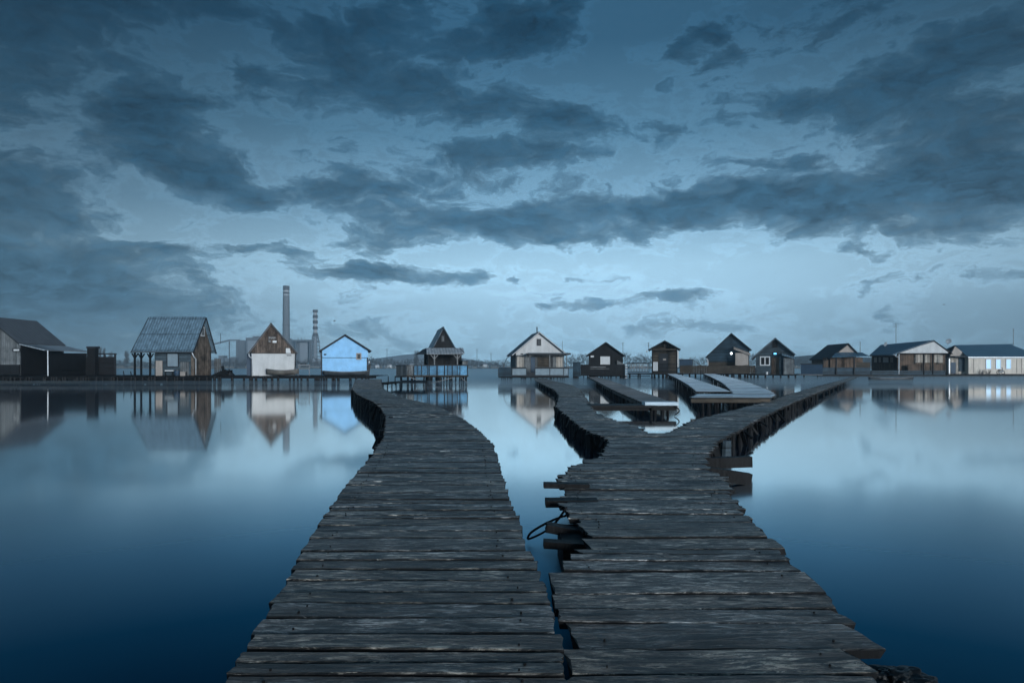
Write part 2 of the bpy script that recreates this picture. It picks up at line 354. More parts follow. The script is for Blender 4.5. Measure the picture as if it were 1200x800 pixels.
def post(root, x, y, ztop, r, mat='pile', lean=.04, zb=-.6, name='post'):
    m=MB(); dx,dy=rnd.uniform(-lean,lean),rnd.uniform(-lean,lean)
    k=8; pts=[]; rs=[]
    for i in range(k):
        f=i/(k-1); pts.append((x+dx*f+.01*noise.noise(Vector((x,f*3,y))),y+dy*f,zb+(ztop-zb)*f)); rs.append(r*(1.08-.12*f)*(1+.12*noise.noise(Vector((x*3,y,f*5)))))
    m.tube(pts,rs,8)
    L=root.location
    return local(m,L).build(name,M[mat],root)

# left boardwalk ---------------------------------------------------------
zl=.55
Lpx=[(417,443.6),(416,447),(413,455),(418,461),(425,465),(437,470),(446,477),(452,487),(452,500),(449,514),(441,524),(438,532),(425,547),(400,576),(376,611),(353,650),(331,690),(302,735),(262,800),(255,812)]
Rpx=[(447,443.6),(447,450),(450,456),(456,460),(470,466),(495,471),(514,476),(542,490),(565,507),(578,521),(584,541),(590,561),(597,585),(608,606),(614,632),(625,652),(640,690),(650,722),(657,760),(661,800),(662,812)]
Le=edge_world(Lpx,zl); Re=edge_world(Rpx,zl)
Le=[(-2,Le[0][1]-.05)]+Le; Re=[(-2,Re[0][1])]+Re
root=empty('boardwalk',(-.6,0,0),'long curving boardwalk of worn grey planks, running from the picture bottom to the blue cabin','boardwalk')
b=bounds_px([607,615,622,630,644,655,666,680,693,707,723,742,761,775,791],zl,68,.13,.26)
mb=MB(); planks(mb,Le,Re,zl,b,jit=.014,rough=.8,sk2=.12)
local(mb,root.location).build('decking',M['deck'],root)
def stringer(root,E,off,z,y0,y1,w=.09,h=.14,step=1.0,wob=.02,b=0):
    mb=MB(); y=y0; pts=[]
    while y<y1: pts.append((interp(E,y)+off+rnd.uniform(-wob,wob),y,z+b*y-h/2)); y+=step*(1 if y<20 else 2)
    for p,q in zip(pts,pts[1:]): mb.bar(p,q,w,h)
    return local(mb,root.location).build('beam',M['pile'],root)
stringer(root,Le,.13,zl-.06,-1.5,67); stringer(root,Re,-.13,zl-.06,-1.5,67)
y=.5
while y<67:
    xl,xr=interp(Le,y),interp(Re,y)
    post(root,xl+.12,y,zl-.06,.06); post(root,xr-.12,y+.1,zl-.06,.06)
    m=MB(); m.bar((xl+.02,y+.05,zl-.25),(xr-.02,y+.05,zl-.25+rnd.uniform(-.03,.03)),.05,.1); local(m,root.location).build('crossbeam',M['pile'],root)
    y+=2.1 if y<20 else 3.2
# closely set side piles on the left of the far bend (they make the dark ragged flank)
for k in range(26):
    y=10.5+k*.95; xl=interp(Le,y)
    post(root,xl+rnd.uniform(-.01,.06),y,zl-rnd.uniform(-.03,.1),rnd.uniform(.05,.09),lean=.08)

LEFT=root
# forked boardwalk ---------------------------------------------------------
zf=.36
FL=[(626,443.4),(628,446),(640,452),(650,456.5),(655,463),(654,470),(652,476),(661,484),(672,493),(684,502),(696,508),(708,512),(713,518),(710,529),(701,535),(688,538),(676,543),(668,549),(657,556),(654,562),(659,572),(660,592),(666,598),(668,606),(677,611),(688,618),(687,639),(673,646),(668,656),(664,664),(650,668),(648,696),(652,700),(657,712),(661,734),(662,760),(666,790),(668,812)]
FLr=[(640,443.4),(642,445),(670,451),(679,456),(687,467),(690,474),(698,483),(710,488),(726,494),(746,499),(753,503),(757,507)]
FRl=[(1000,440.8),(985,445.5),(960,452),(935,459),(910,466.5),(880,475),(850,483),(820,490),(806,495),(800,499),(787,505),(780,507)]
FR=[(1006,440.8),(990,447.5),(965,457),(942,466),(915,477.5),(890,490),(870,501),(850,511),(838,520),(830,530),(826,541),(832,552),(850,559),(856,568),(859,582),(866,592),(880,606),(895,620),(904,633),(912,640),(918,650),(926,665),(950,671),(955,688),(970,700),(978,710),(992,722),(1010,735),(1012,747),(1009,760),(1012,782),(1018,796),(1024,812)]
fork=(H-zf)*F/(507-HY)
eL,eLr,eRl,eR=[edge_world(p,zf) for p in (FL,FLr,FRl,FR)]
eL=[(-2,eL[0][1])]+eL; eR=[(-2,eR[0][1]+.1)]+eR
root=empty('forked_boardwalk',(1.0,3,0),'dark ragged plank boardwalk on the right that splits into two arms like a Y','boardwalk')
b=bounds_px([612,620,629,643,650,657,669,696,712,728,759,790],zf,fork,.13,.24)
b=[y for y in b if y<fork-.05]+[fork]
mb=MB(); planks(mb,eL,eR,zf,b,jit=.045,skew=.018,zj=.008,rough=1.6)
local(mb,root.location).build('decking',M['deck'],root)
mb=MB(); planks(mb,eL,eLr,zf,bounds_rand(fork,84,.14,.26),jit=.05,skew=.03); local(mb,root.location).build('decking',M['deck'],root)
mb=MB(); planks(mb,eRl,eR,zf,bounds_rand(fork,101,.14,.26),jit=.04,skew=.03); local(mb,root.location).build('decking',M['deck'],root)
stringer(root,eL,.2,zf-.06,-1.5,83,wob=.04); stringer(root,eLr,-.12,zf-.06,fork,83); stringer(root,eRl,.12,zf-.06,fork,100); stringer(root,eR,-.18,zf-.06,-1.5,100,wob=.04)
y=.6
while y<100:
    for e,o in (((eL,.2),(eR,-.2)) if y<fork else ((eL,.1),(eLr,-.1),(eRl,.1),(eR,-.1))):
        if y>83 and e in (eL,eLr): continue
        post(root,interp(e,y)+o,y,zf-.05,.065)
    y+=1.9 if y<20 else 4.2
# vertical plank skirt and short piles on the outer flank of both arms
for k in range(22):
    y=fork-1.5+k*.9; post(root,interp(eL,y)+rnd.uniform(.0,.08),y,zf-rnd.uniform(0,.08),rnd.uniform(.05,.1),lean=.08)
for k in range(24):
    y=fork-3+k*1.1; post(root,interp(eR,y)-rnd.uniform(.02,.1),y,zf-rnd.uniform(.02,.08),rnd.uniform(.05,.09),lean=.05)
def stub(x0,x1,y,z0,z1,dy=.18,tilt=0):
    m=MB(); m.bar((x0,y,(z0+z1)/2),(x1,y+.05,(z0+z1)/2+tilt),dy,z1-z0); return local(m,root.location).build('beam_end',M['pile'],root)
def stub_px(pa,pb,Y,th,tilt=0,dy=.15):
    a=at(pa[0],pa[1],Y); b=at(pb[0],pb[1],Y); m=MB(); m.bar(a,b,dy,th); return local(m,root.location).build('beam_end',M['pile'],root)
stub_px((800,543),(880,540.5),11.2,.17); stub_px((800,549),(879,561.5),10.2,.175)
stub_px((690,569),(637,568),7.9,.055,dy=.14); stub_px((700,588),(639,588.5),7.2,.07,dy=.2); stub_px((700,640),(637,636.5),5.6,.055,dy=.12); stub_px((700,628),(640,617),6.1,.07,dy=.15)
m=MB(); a=at(690,636,5.9); m.box(a.x-.24,a.x,5.65,6.35,-.2,zf-.07); local(m,root.location).build('pile_block',M['pile'],root)
m=MB(); a=ground(842,512,zf); m.tube([(a.x+.02,a.y-.35,-.3),(a.x+.04,a.y-.35,.33)],[.12,.1],10); local(m,root.location).build('post',M['greyh'],root)
# knot hole scar and splits as sunk strips of darker wood
def ragged(root,E,off,z,y0,y1,n,side):
    for k in range(n):
        m=MB(); y=y0+(y1-y0)*(k+rnd.random())/n; x=interp(E,y)+off*rnd.uniform(-1,1)
        m.bar((x,y,z-rnd.uniform(.02,.1)),(x+side*rnd.uniform(-.06,.16),y+rnd.uniform(-.35,.35),rnd.uniform(-.2,z*.5)),rnd.uniform(.04,.14),rnd.uniform(.02,.06))
        local(m,root.location).build('splintered_board',M['pile'],root)
ragged(LEFT,Le,.06,zl,9.5,38,46,-1); ragged(root,eL,.06,zf,fork-1.5,30,32,-1); ragged(root,eR,.06,zf,fork-3,34,28,1)
# rope
def rope():
    P=[(664,594),(655,607),(645,618),(632,626),(619,631),(622,624),(634,616),(646,610),(656,606),(666,603)]
    pts=[]
    raw=[at(px,py,6.6+.05*i) for i,(px,py) in enumerate(P)]
    for i in range(len(raw)-1):
        p0=raw[max(i-1,0)];p1=raw[i];p2=raw[i+1];p3=raw[min(i+2,len(raw)-1)]
        for s in range(5):
            t=s/5; pts.append(.5*((2*p1)+(p2-p0)*t+(2*p0-5*p1+4*p2-p3)*t*t+(3*p1-p0-3*p2+p3)*t**3))
    pts.append(raw[-1]); m=MB(); m.tube(pts,.012,6)
    loc=Vector(raw[0]); o=local(m,loc).build('rope',M['rope'],smooth=True,loc=loc)
    tag(o,'dark loop of mooring rope hanging off the left edge of the forked boardwalk','rope')
rope()
# rock at the bottom right
def rock():
    import bmesh
    c=ground(1052,803,0.0)
    bm=bmesh.new(); bmesh.ops.create_icosphere(bm,subdivisions=5,radius=1)
    for v in bm.verts:
        d=v.co.normalized(); k=1+.35*noise.noise(d*2.1)+.16*noise.noise(d*5)+.07*noise.noise(d*14)
        v.co=Vector((d.x*k*.2,d.y*k*.16,d.z*k*.085))
    me=bpy.data.meshes.new('rock'); bm.to_mesh(me); bm.free(); me.materials.append(M['rock'])
    o=bpy.data.objects.new('rock',me); COL.objects.link(o); o.location=c
    tag(o,'dark wet rock just above the water beside the end of the forked boardwalk','rock')
rock()

# footbridges ---------------------------------------------------------
def footbridge(name,label,Lp,Rp,z,mat,pw=(.16,.3),posts=True,extra=None,pile_step=3.2,group=None,b=0):
    l,r=edge_world(Lp,z,b),edge_world(Rp,z,b)
    y0=max(l[0][0],r[0][0]); y1=min(l[-1][0],r[-1][0])
    root=empty(name,((interp(l,y0)+interp(r,y0))/2,y0,0),label,'footbridge',group)
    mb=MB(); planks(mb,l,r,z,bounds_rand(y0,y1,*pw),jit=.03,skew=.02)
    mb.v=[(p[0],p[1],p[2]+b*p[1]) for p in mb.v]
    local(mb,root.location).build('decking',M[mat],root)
    stringer(root,l,.08,z-.055,y0,y1,b=b); stringer(root,r,-.08,z-.055,y0,y1,b=b)
    y=y0+.1
    while y<y1:
        post(root,interp(l,y)+.08,y,z+b*y-.05,.05); post(root,interp(r,y)-.08,y,z+b*y-.05,.05)
        y+=pile_step
    return root,l,r
fb,l,r=footbridge('footbridge','narrow grey plank footbridge leading from the black hut to a low dark landing',
    [(688,441),(700,447),(715,455),(728,461),(745,468),(752,471)],[(698,441),(715,446),(733,452),(752,459),(768,464),(786,471)],.47,'greyplank',pile_step=1.9)
m=MB(); a=at(752,471,25.0); c=at(790,471,25.0); m.box(a.x,c.x,24.35,25.0,.38,.50); local(m,fb.location).build('end_board',M['frost'],fb)
m=MB(); m.box(a.x+.15,c.x-.05,24.45,24.6,.20,.34); local(m,fb.location).build('crossbeam',M['pile'],fb)
for px in (763,768,776): 
    p=at(px,470,24.7); post(fb,p.x,24.7,.3,.06)
m=MB(); pts=[]
for i in range(13):
    t=i/12; an=-.2+t*3.4; pts.append((c.x-.12+.16*math.sin(an),24.4,.37-.33*t))
m.tube(pts,.022,6); local(m,fb.location).build('mooring_hoop',M['rope'],fb,smooth=True)
g=empty('gangplank',at(690,474,25.6)*1,'single dark plank gangway bridging the forked boardwalk and the low landing','gangplank'); g.location.z=0
m=MB(); m.box(2.78,5.1,24.3,25.5,.30,.385); local(m,g.location).build('plank',M['pile'],g)
m=MB(); m.bar((2.9,24.5,.25),(5.0,24.5,.25),.1,.12); local(m,g.location).build('beam',M['pile'],g)

fb2,_,_=footbridge('footbridge','pale footbridge ending in a square edge, left of the frosted landing platform',
    [(782,438),(795,444),(805,450),(813,456),(816,458.5)],[(792,438),(810,442.5),(825,447.5),(840,452.5),(856,458.5)],.43,'frost',pile_step=2.2,b=.0059)
m=MB(); a=at(816,458,27.9); c=at(856,458,27.9); m.box(a.x-.03,c.x+.05,27.75,27.87,.44,.56); local(m,fb2.location).build('end_beam',M['brownh'],fb2)
fb3,_,_=footbridge('footbridge','frosted pale footbridge from the lamp-lit barn widening to a landing platform',
    [(824,437.6),(832,441),(845,447.5),(854,455),(859,461)],[(836,437.6),(860,443),(880,449),(899,456.5),(907,461)],.39,'frost',pile_step=2.6,b=.0059)
m=MB(); y0,y1=(H-.55)*F/(465.3-HY),(H-.55)*F/(461.6-HY)
bb=bounds_rand(y0,y1,.3,.45); 
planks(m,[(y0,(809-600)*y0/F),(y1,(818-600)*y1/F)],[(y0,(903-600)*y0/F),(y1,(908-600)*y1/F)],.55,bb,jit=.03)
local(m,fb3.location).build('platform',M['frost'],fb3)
m=MB(); xa,xb=(810-600)*y0/F,(903-600)*y0/F; m.box(xa,xb,y0+.02,y0+.14,.32,.495); m.box(xb-.1,xb,y0+.15,y1+1.0,.32,.49); local(m,fb3.location).build('platform_frame',M['brownh'],fb3)
for px in (824,830,838,841,856,861,875,888): post(fb3,(px-600)*(y0+.3)/F,y0+.3,.45,.07 if px!=830 else .11)

# ------------------------------------------------------------------ cabins
class Cabin:
    def __init__(s,name,label,cat,px,Y,rz=None,group=None):
        rz = math.atan((600-px)/F) if rz is None else R(rz)      # None: facing the camera end of the lake
        s.e=Vector((math.cos(rz),math.sin(rz),0)); s.n=Vector((-math.sin(rz),math.cos(rz),0))
        s.o=Vector(((px-600)*Y/F,Y,0)); s.root=empty(name,s.o,label,cat,group,rz)
    def P(s,px,py,v=0):
        tx=(px-600)/F; q=s.o+s.n*v
        # t*(tx,1)=q+u*e
        det=tx*(-s.e.y)+s.e.x
        t=(q.x*(-s.e.y)+q.y*s.e.x)/det
        u=(tx*t-q.x)/s.e.x if abs(s.e.x)>.1 else (t-q.y)/s.e.y
        return Vector((u,v,H-(py-HY)*t/F))
    def box(s,m,x0,x1,y0,y1,v0,v1):
        a=s.P(x0,y0,v0); b=s.P(x1,y1,v0); m.box(min(a.x,b.x),max(a.x,b.x),v0,v1,min(a.z,b.z),max(a.z,b.z)); return m
    def part(s,name,mat,x0,x1,y0,y1,v0,v1,parent=None):
        return s.box(MB(),x0,x1,y0,y1,v0,v1).build(name,M[mat],parent or s.root)
    def poly(s,name,mat,pts,v0,v1,parent=None):
        q=[s.P(x,y,v0) for x,y in pts]; return MB().prism([(p.x,p.z) for p in q],v0,v1).build(name,M[mat],parent or s.root)
    def window(s,x0,x1,y0,y1,v,fm='trim',gm='glass',bars=0,fw=.09,name='window'):
        a=s.P(x0,y0,v); b=s.P(x1,y1,v); x0,x1,z0,z1=a.x,b.x,b.z,a.z
        m=MB(); m.box(x0,x0+fw,v-.06,v,z0,z1).box(x1-fw,x1,v-.06,v,z0,z1).box(x0+fw,x1-fw,v-.06,v,z1-fw,z1).box(x0+fw,x1-fw,v-.06,v,z0,z0+fw)
        for k in range(bars):
            xx=x0+(x1-x0)*(k+1)/(bars+1); m.box(xx-fw/2,xx+fw/2,v-.055,v-.003,z0+fw,z1-fw)
        w=m.build(name,M[fm],s.root)
        MB().box(x0+fw*.8,x1-fw*.8,v-.025,v-.004,z0+fw*.8,z1-fw*.8).build('pane',M[gm],w)
        return w
    def gable(s,apex,el,er,wl,wr,base,depth,wall,roof,over=.35,t=.12,gmat=None,gy=None,bargemat='trim',backdrop=0):
        A,Lp,Rp=s.P(*apex),s.P(*el),s.P(*er); up=Vector((0,0,1))
        def q(p,v): return Vector((p.x,v,p.z))
        v0,v1=-over,depth+over*.6
        r=MB().slab([q(A,v0),q(Lp,v0),q(Lp,v1),q(A,v1)],t).build('roof',M[roof],s.root)
        r2=MB().slab([q(A,v0),q(A,v1),q(Rp,v1),q(Rp,v0)],t).build('roof',M[roof],s.root)
        for a,b,par in ((A,Lp,r),(A,Rp,r2)):                       # barge boards on the gable rakes
            dd=Vector((0,0,.10)); MB().bar(q(a,v0-.02)-dd,q(b,v0-.02)-dd,.04,.2,up=(0,1,0)).build('barge_board',M[bargemat],par)
        a,b=s.P(wl,base),s.P(wr,base); zb=min(a.z,b.z)
        def rake(x):
            E=Lp if x<A.x else Rp
            k=(x-A.x)/(E.x-A.x); return A.z+(E.z-A.z)*k
        tt=t*1.35
        poly=[(a.x,zb),(b.x,zb),(b.x,rake(b.x)-tt),(A.x,A.z-tt),(a.x,rake(a.x)-tt)]
        w=MB().prism(poly,0,depth).build('wall',M[wall],s.root)
        if gmat:
            zg=s.P(apex[0],gy).z; e=Lp
            xl=A.x+(Lp.x-A.x)*(A.z-tt-zg)/(A.z-Lp.z); xr=A.x+(Rp.x-A.x)*(A.z-tt-zg)/(A.z-Rp.z)
            xl=max(xl,a.x-.0); xr=min(xr,b.x)
            pl=[(xl,zg),(xr,zg),(xr,rake(xr)-tt-.01)] if rake(xr)-tt-.01>zg+.02 else [(xl,zg),(xr,zg)]
            pl+= [(A.x,A.z-tt-.01)]
            if rake(xl)-tt-.01>zg+.02: pl.append((xl,rake(xl)-tt-.01))
            MB().prism(pl,-.03,-.002).build('gable_boards',M[gmat],s.root)
        return A,Lp,Rp,w
    def post(s,px,py0,py1,v,r,mat='pile',name='post'):
        a=s.P(px,py0,v); zb=s.P(px,py1,v).z; m=MB()
        l=rnd.uniform(-.03,.03); m.tube([(a.x+l,v,zb),(a.x,v,a.z)],[r*1.05,r],8); return m.build(name,M[mat],s.root)
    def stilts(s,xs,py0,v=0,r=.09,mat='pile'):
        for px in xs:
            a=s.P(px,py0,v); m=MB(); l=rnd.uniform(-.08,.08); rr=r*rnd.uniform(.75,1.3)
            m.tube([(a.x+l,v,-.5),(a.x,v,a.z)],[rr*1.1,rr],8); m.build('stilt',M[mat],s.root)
    def antenna(s,px,py0,py1,v,els=4,wide=.5,side=1,r=.025):
        a,b=s.P(px,py0,v),s.P(px,py1,v); m=MB().tube([b,a],r,6)
        o=m.build('antenna_mast',M['metal'],s.root); m=MB()
        for k in range(els):
            z=a.z-.1-k*.28; w=wide*(1-.12*k); m.tube([(a.x-w*.5,v,z),(a.x+w*.5,v,z)],.014,5)
        m.tube([(a.x-.02,v-.02,a.z),(a.x-.02,v-.02,a.z-.28*els)],.02,5)
        if els: m.build('antenna',M['metal'],o)
        return o
    def dish(s,px,py,v,r,yaw=20):
        c=s.P(px,py,v); m=MB(); n=18; vs=[(0,.0,0)]; rings=4
        for k in range(1,rings+1):
            f=k/rings
            for j in range(n):
                an=2*math.pi*j/n; vs.append((r*f*math.cos(an),-.28*r*f*f,r*f*math.sin(an)))
        fs=[(0,1+j,1+(j+1)%n) for j in range(n)]
        for k in range(rings-1):
            for j in range(n): fs.append((1+k*n+j,1+(k+1)*n+j,1+(k+1)*n+(j+1)%n,1+k*n+(j+1)%n))
        m.add(vs,fs); o=m.build('satellite_dish',M['dish'],s.root,smooth=True,loc=c); o.rotation_euler=(R(18),0,R(yaw))
        so=o.modifiers.new('s','SOLIDIFY'); so.thickness=.02
        q=MB(); q.tube([(0,0,-r*.9),(0,-r*1.1,-.1*r)],.015,5); q.build('feed_arm',M['metal'],o)
        q=MB(); q.tube([(0,.0,0),(0,.12,-.1),(0,.12,-r*1.6)],.025,6); q.build('bracket',M['metal'],o)
        return o
G='fishing cabins on stilts along the far side of the lake'

# 1 barn at the left edge
c=Cabin('barn','large dark barn with a long grey roof and lean-to, cut by the left edge','barn',-10,70,0,G)
X=lambda px,Y: (px-600)*Y/F
ox,oy=c.o.x,c.o.y
A=(-53.6-ox,6.95); Le_=(-56.9-ox,4.2); Re_=(-50.3-ox,4.2)
MB().slab([(A[0],-.3,A[1]),(Re_[0],-.3,Re_[1]),(Re_[0],7.0,Re_[1]),(A[0],7.0,A[1])],.12).build('roof',roofing('barn_roof_sheets',(.13,.14,.155),.5,1,30,2,rough=.6),c.root)
MB().slab([(A[0],-.3,A[1]),(A[0],7.0,A[1]),(Le_[0],7.0,Le_[1]),(Le_[0],-.3,Le_[1])],.12).build('roof',M['roofgreyy'],c.root)
MB().prism([(Le_[0]+.2,.95),(Re_[0]-.12,.95),(Re_[0]-.12,Re_[1]-.1),(A[0],A[1]-.18),(Le_[0]+.2,Le_[1]-.1)],0,6.8).build('wall',M['greyv'],c.root)
MB().bar((A[0],-.33,A[1]-.08),(Re_[0],-.33,Re_[1]-.08),.05,.22,up=(0,1,0)).build('barge_board',M['trim'],c.root)
MB().box(Re_[0]-3,Re_[0]-.13,-.12,-.01,.95,2.0).build('lower_boards',M['black'],c.root)
c.window(15,24,408,412,-.02,'trim','whitew')
lt=MB().slab([(Re_[0]-.0,-.3,4.12),(-47.7-ox,-.3,3.5),(-47.7-ox,7.0,3.5),(Re_[0],7.0,4.12)],.08).build('lean_to_roof',M['rooflight'],c.root)
m=MB(); m.box(Re_[0]-.1,-47.75-ox,6.3,6.5,.9,3.3); m.build('lean_to_wall',M['blackh'],c.root)
m=MB(); m.box(Re_[0]-.1,Re_[0]+.0,0,6.3,.9,4.0); m.build('side_wall',M['black'],c.root)
c.post(56,410.5,443,-.15,.055,'pipe','lean_to_post')
m=MB(); x1=-47.72-ox; m.box(x1-.08,x1,.2,6.3,.9,1.35); m.box(x1-.08,x1,.2,6.3,1.42,3.15)
m.build('fence_wall',M['black'],c.root)
# dark board fence running to the right of the barn, with a square brick-like shaft
f=Cabin('board_fence','low black board fence with a pale slit along its top, right of the barn','fence',118,76.5,0)
f.part('panel','blackh',76,135,418,441.5,0,.1); f.part('top_rail','trim',76,136,413.8,415.2,-.03,.12)
for px in (76,85.5,90.5,96,100.5,112.5,122.5,134.5): f.part('post','trim',px-.6,px+.6,415.3,417.9,-.01,.11)
f.part('end_post','trim',133.6,136,415.3,442,-.06,.0)
f=Cabin('chimney_shaft','square black shaft taller than the board fence it stands against','shaft',106.5,75.6,0)
f.part('shaft','black',102,111,408,444,0,.7); f.part('cap','trim',101,112,405.8,408,-.06,.78)
# jetty carrying the left cabins
j=Cabin('jetty','long dark timber jetty on stilts under the cabins on the left side','jetty',200,69.5,0)
def long_planks(c,px0,px1,z,v0,v1,mat='pile',w=(.16,.3)):
    a=c.P(px0,430,v0).x; b=c.P(px1,430,v0).x; x=a; m=MB()
    while x<b:
        ww=rnd.uniform(*w); o=rnd.uniform(-.05,.05); m.box(x,x+ww-.02,v0+o,v1,z-.06,z+rnd.uniform(-.015,.015)); x+=ww
    return m.build('decking',M[mat],c.root)
long_planks(j,-60,437,.86,-.6,7.5)
m=MB(); a=j.P(-60,430,-.4).x; b=j.P(437,430,-.4).x; m.box(a,b,-.45,-.3,.60,.79); m.box(a,b,1.2,1.35,.60,.79); m.build('edge_beam',M['pile'],j.root)
px=-56
while px<437:
    j.stilts([px],441.5,-.38,.11 if px>240 else .13); px+=rnd.choice((2.2,3,4.5,7,9,14))
for px in (8,30,52,70,88): j.stilts([px],444,-.3,.2)
m=MB(); a=j.P(-60,430,-.28).x; b=j.P(246,430,-.28).x; x=a
while x<b:
    ww=rnd.uniform(.18,.3); m.box(x,x+ww-.02,-.28,-.22,rnd.uniform(-.3,.12),.6); x+=ww
m.build('skirt_boards',M['pile'],j.root)
m=MB(); a=j.P(-60,447.5,-2.2); b=j.P(97,448,-2.2); m.box(a.x,b.x,-2.4,-.7,.18,.28); m.build('lower_step',M['brownh'],j.root)
for px in (-30,-5,20,45,70,95): 
    a=j.P(px,448,-2.1); MB().tube([(a.x,-2.1,-.4),(a.x,-2.1,.19)],.07,7).build('stilt',M['pile'],j.root)
for px,pt in ((144.5,434.5),(153,435)): 
    a=j.P(px,pt,-.3); MB().tube([(a.x+.1,-.3,.8),(a.x,-.3,a.z)],.05,6).build('mooring_post',M['pile'],j.root)

# 2 tall corrugated roof cabin
c=Cabin('cabin','cabin with a big grey corrugated roof and open corner porch beside black fence','cabin',190,70,0,G)
x0,x1=X(154,69.5)-c.o.x,X(226,69.5)-c.o.x
yr=2.2; zr=H+59*(70+yr)/F; ze=H+18*69.5/F
x0r,x1r=X(175,70+yr)-c.o.x,X(241,70+yr)-c.o.x
MB().slab([(x0,-.5,ze),(x1,-.5,ze),(x1r,yr,zr),(x0r,yr,zr)],.1).build('roof',M['roofgrey'],c.root)
MB().slab([(x0r,yr,zr),(x1r,yr,zr),(x1,4.9,ze),(x0,4.9,ze)],.1).build('roof',M['roofgrey'],c.root)
MB().bar((x0-.03,-.55,ze-.03),(x1+.03,-.55,ze-.03),.1,.12).build('gutter',M['metal'],c.root)
for s0,s1 in (((x1+.01,-.5,ze),(x1r+.01,yr,zr)),((x1r+.01,yr,zr),(x1+.01,4.9,ze)),((x0-.01,-.5,ze),(x0r-.01,yr,zr))): 
    MB().bar(Vector(s0)-Vector((0,0,.1)),Vector(s1)-Vector((0,0,.1)),.05,.2,up=(1,0,0)).build('barge_board',M['trim'],c.root)
xw0=c.P(181.5,430,.3).x; xw1=x1-.25
m=MB(); m.add([(xw0,.3,.88),(xw1,.3,.88),(xw1,4.3,.88),(xw0,4.3,.88),(xw0,.3,ze+.3),(xw1,.3,ze+.3),(xw1,4.3,ze+.35),(xw0,4.3,ze+.35),(xw1,yr,zr-.2),(xw0,yr,zr-.2)],
   [(3,2,1,0),(0,1,5,4),(1,2,6,8,5),(2,3,7,6),(3,0,4,9,7),(4,5,8,9),(6,7,9,8)])
m.build('wall',M['brownside'],c.root)
# front wall boards grey
m=MB(); m.box(xw0,xw1-.3,.22,.29,.9,ze-.15); m.build('front_boards',M['greyh'],c.root)
c.part('door','beige',182.5,190,422.5,440.5,.12,.21)
c.window(195.5,209.5,413.5,430,.2,'trim','frostpanel',0,.08)
c.part('panel','greyv',211,221,424,440,.14,.21)
w=MB(); y_=xw1+.01
for (v0,v1,z0,z1) in ((1.75,2.65,5.0,6.0),): w.box(xw1-.0,xw1+.05,v0,v1,z0,z1)
wo=w.build('window',M['whitew'],c.root); MB().box(xw1+.051,xw1+.06,1.9,2.5,5.12,5.88).build('pane',M['greyv'],wo)
for px,v in ((158,0),(165.5,2.6),(176,1.0)): 
    a=c.P(px,414,v); MB().bar((a.x,v,.86),(a.x,v,ze-.05+(.4 if v else 0)),.16,.16).build('porch_post',M['pile'],c.root)
    m=MB(); m.bar((a.x,v,ze-.7),(a.x+.35,v,ze-.15),.1,.1); m.bar((a.x,v,ze-.7),(a.x-.3,v,ze-.15),.1,.1); m.build('brace',M['pile'],c.root)
m=MB(); a=c.P(226,414,-.45); m.tube([(a.x-.05,-.5,ze-.1),(a.x+.02,-.3,ze-.5),(a.x+.05,.1,ze-.75),(a.x+.05,.1,.95)],.06,7); m.build('downpipe',M['pipe'],c.root,smooth=True)
MB().bar((x1r+.6,4.5,ze+1),(x1r+.6,4.5,ze+2.1),.04).build('antenna_mast',M['metal'],c.root)
# things on that porch
t=Cabin('table','small pale topped table standing against the corrugated roof cabin','table',198,69.8,0)
t.part('table_top','whitew',193,203,433.6,434.8,-.3,.3)
for px in (194,202):
    for v in (-.25,.2): t.part('leg','pile',px-.4,px+.4,434.9,440.5,v,v+.06)
t=Cabin('barrel','grey round barrel standing between the table and the wooden box','barrel',207.5,69.6,0)
a=t.P(207.5,434,0); MB().tube([(0,0,.87),(0,0,1.1),(0,0,1.35),(0,0,a.z)],[.24,.28,.28,.24],14).build('barrel_body',M['navy'],t.root,smooth=False)
MB().tube([(0,0,a.z+.003),(0,0,a.z+.04)],[.25,.25],14).build('lid',M['metal'],t.root)
t=Cabin('crate','pale wooden crate on the jetty beside the white downpipe','crate',213,69.4,0)
for k in range(3): t.part('slat','beige',211,217,435.6+k*1.7,436.9+k*1.7,-.2,-.16)
t.part('crate_box','greyv',211,217,435.8,440.4,-.155,.25)
# white-grey fence and heap behind it
f=Cabin('fence','short grey picket fence behind the corrugated roof cabin','fence',254,74,0)
for px in (252,254,256,258): f.part('picket','greyv',px-.8,px+.7,419.5+rnd.uniform(0,1),440,0,.05)
f.part('rail','greyv',251,259,425,426,.052,.1)
hp=Cabin('scrap_heap','dark sloping heap of old timber on the jetty right of the corrugated roof cabin','scrap heap',258,70.5,0)
m=MB()
for k in range(46):
    x=rnd.uniform(244,272); top=441-max(0,10-abs(x-262)*1.0)*rnd.uniform(.4,1)
    a=hp.P(x,440.6,rnd.uniform(-.3,.8)); b=hp.P(x+rnd.uniform(3,8),top,rnd.uniform(-.3,.8)); m.bar(a,b,rnd.uniform(.08,.16),.08)
a=hp.P(245,440.6,0); b=hp.P(262,432,0); d=hp.P(273,440.6,0); m.prism([(a.x,a.z),(d.x,d.z),(b.x+.3,b.z-.1),(b.x,b.z-.1)],0,.8)
m.build('timbers',M['pile'],hp.root)
m=MB(); a=hp.P(262,431,0); m.bar((a.x,0,.9),(a.x-.1,0,a.z+.2),.25,.2); m.build('stump',M['pile'],hp.root)
m=MB(); a=hp.P(267.5,432.5,0); b=hp.P(269.5,432.5,0)
m.bar((a.x,0,.88),a,.05); m.bar((b.x,0,.88),b,.05); m.bar(a,b,.05); m.build('trestle',M['metal'],hp.root)

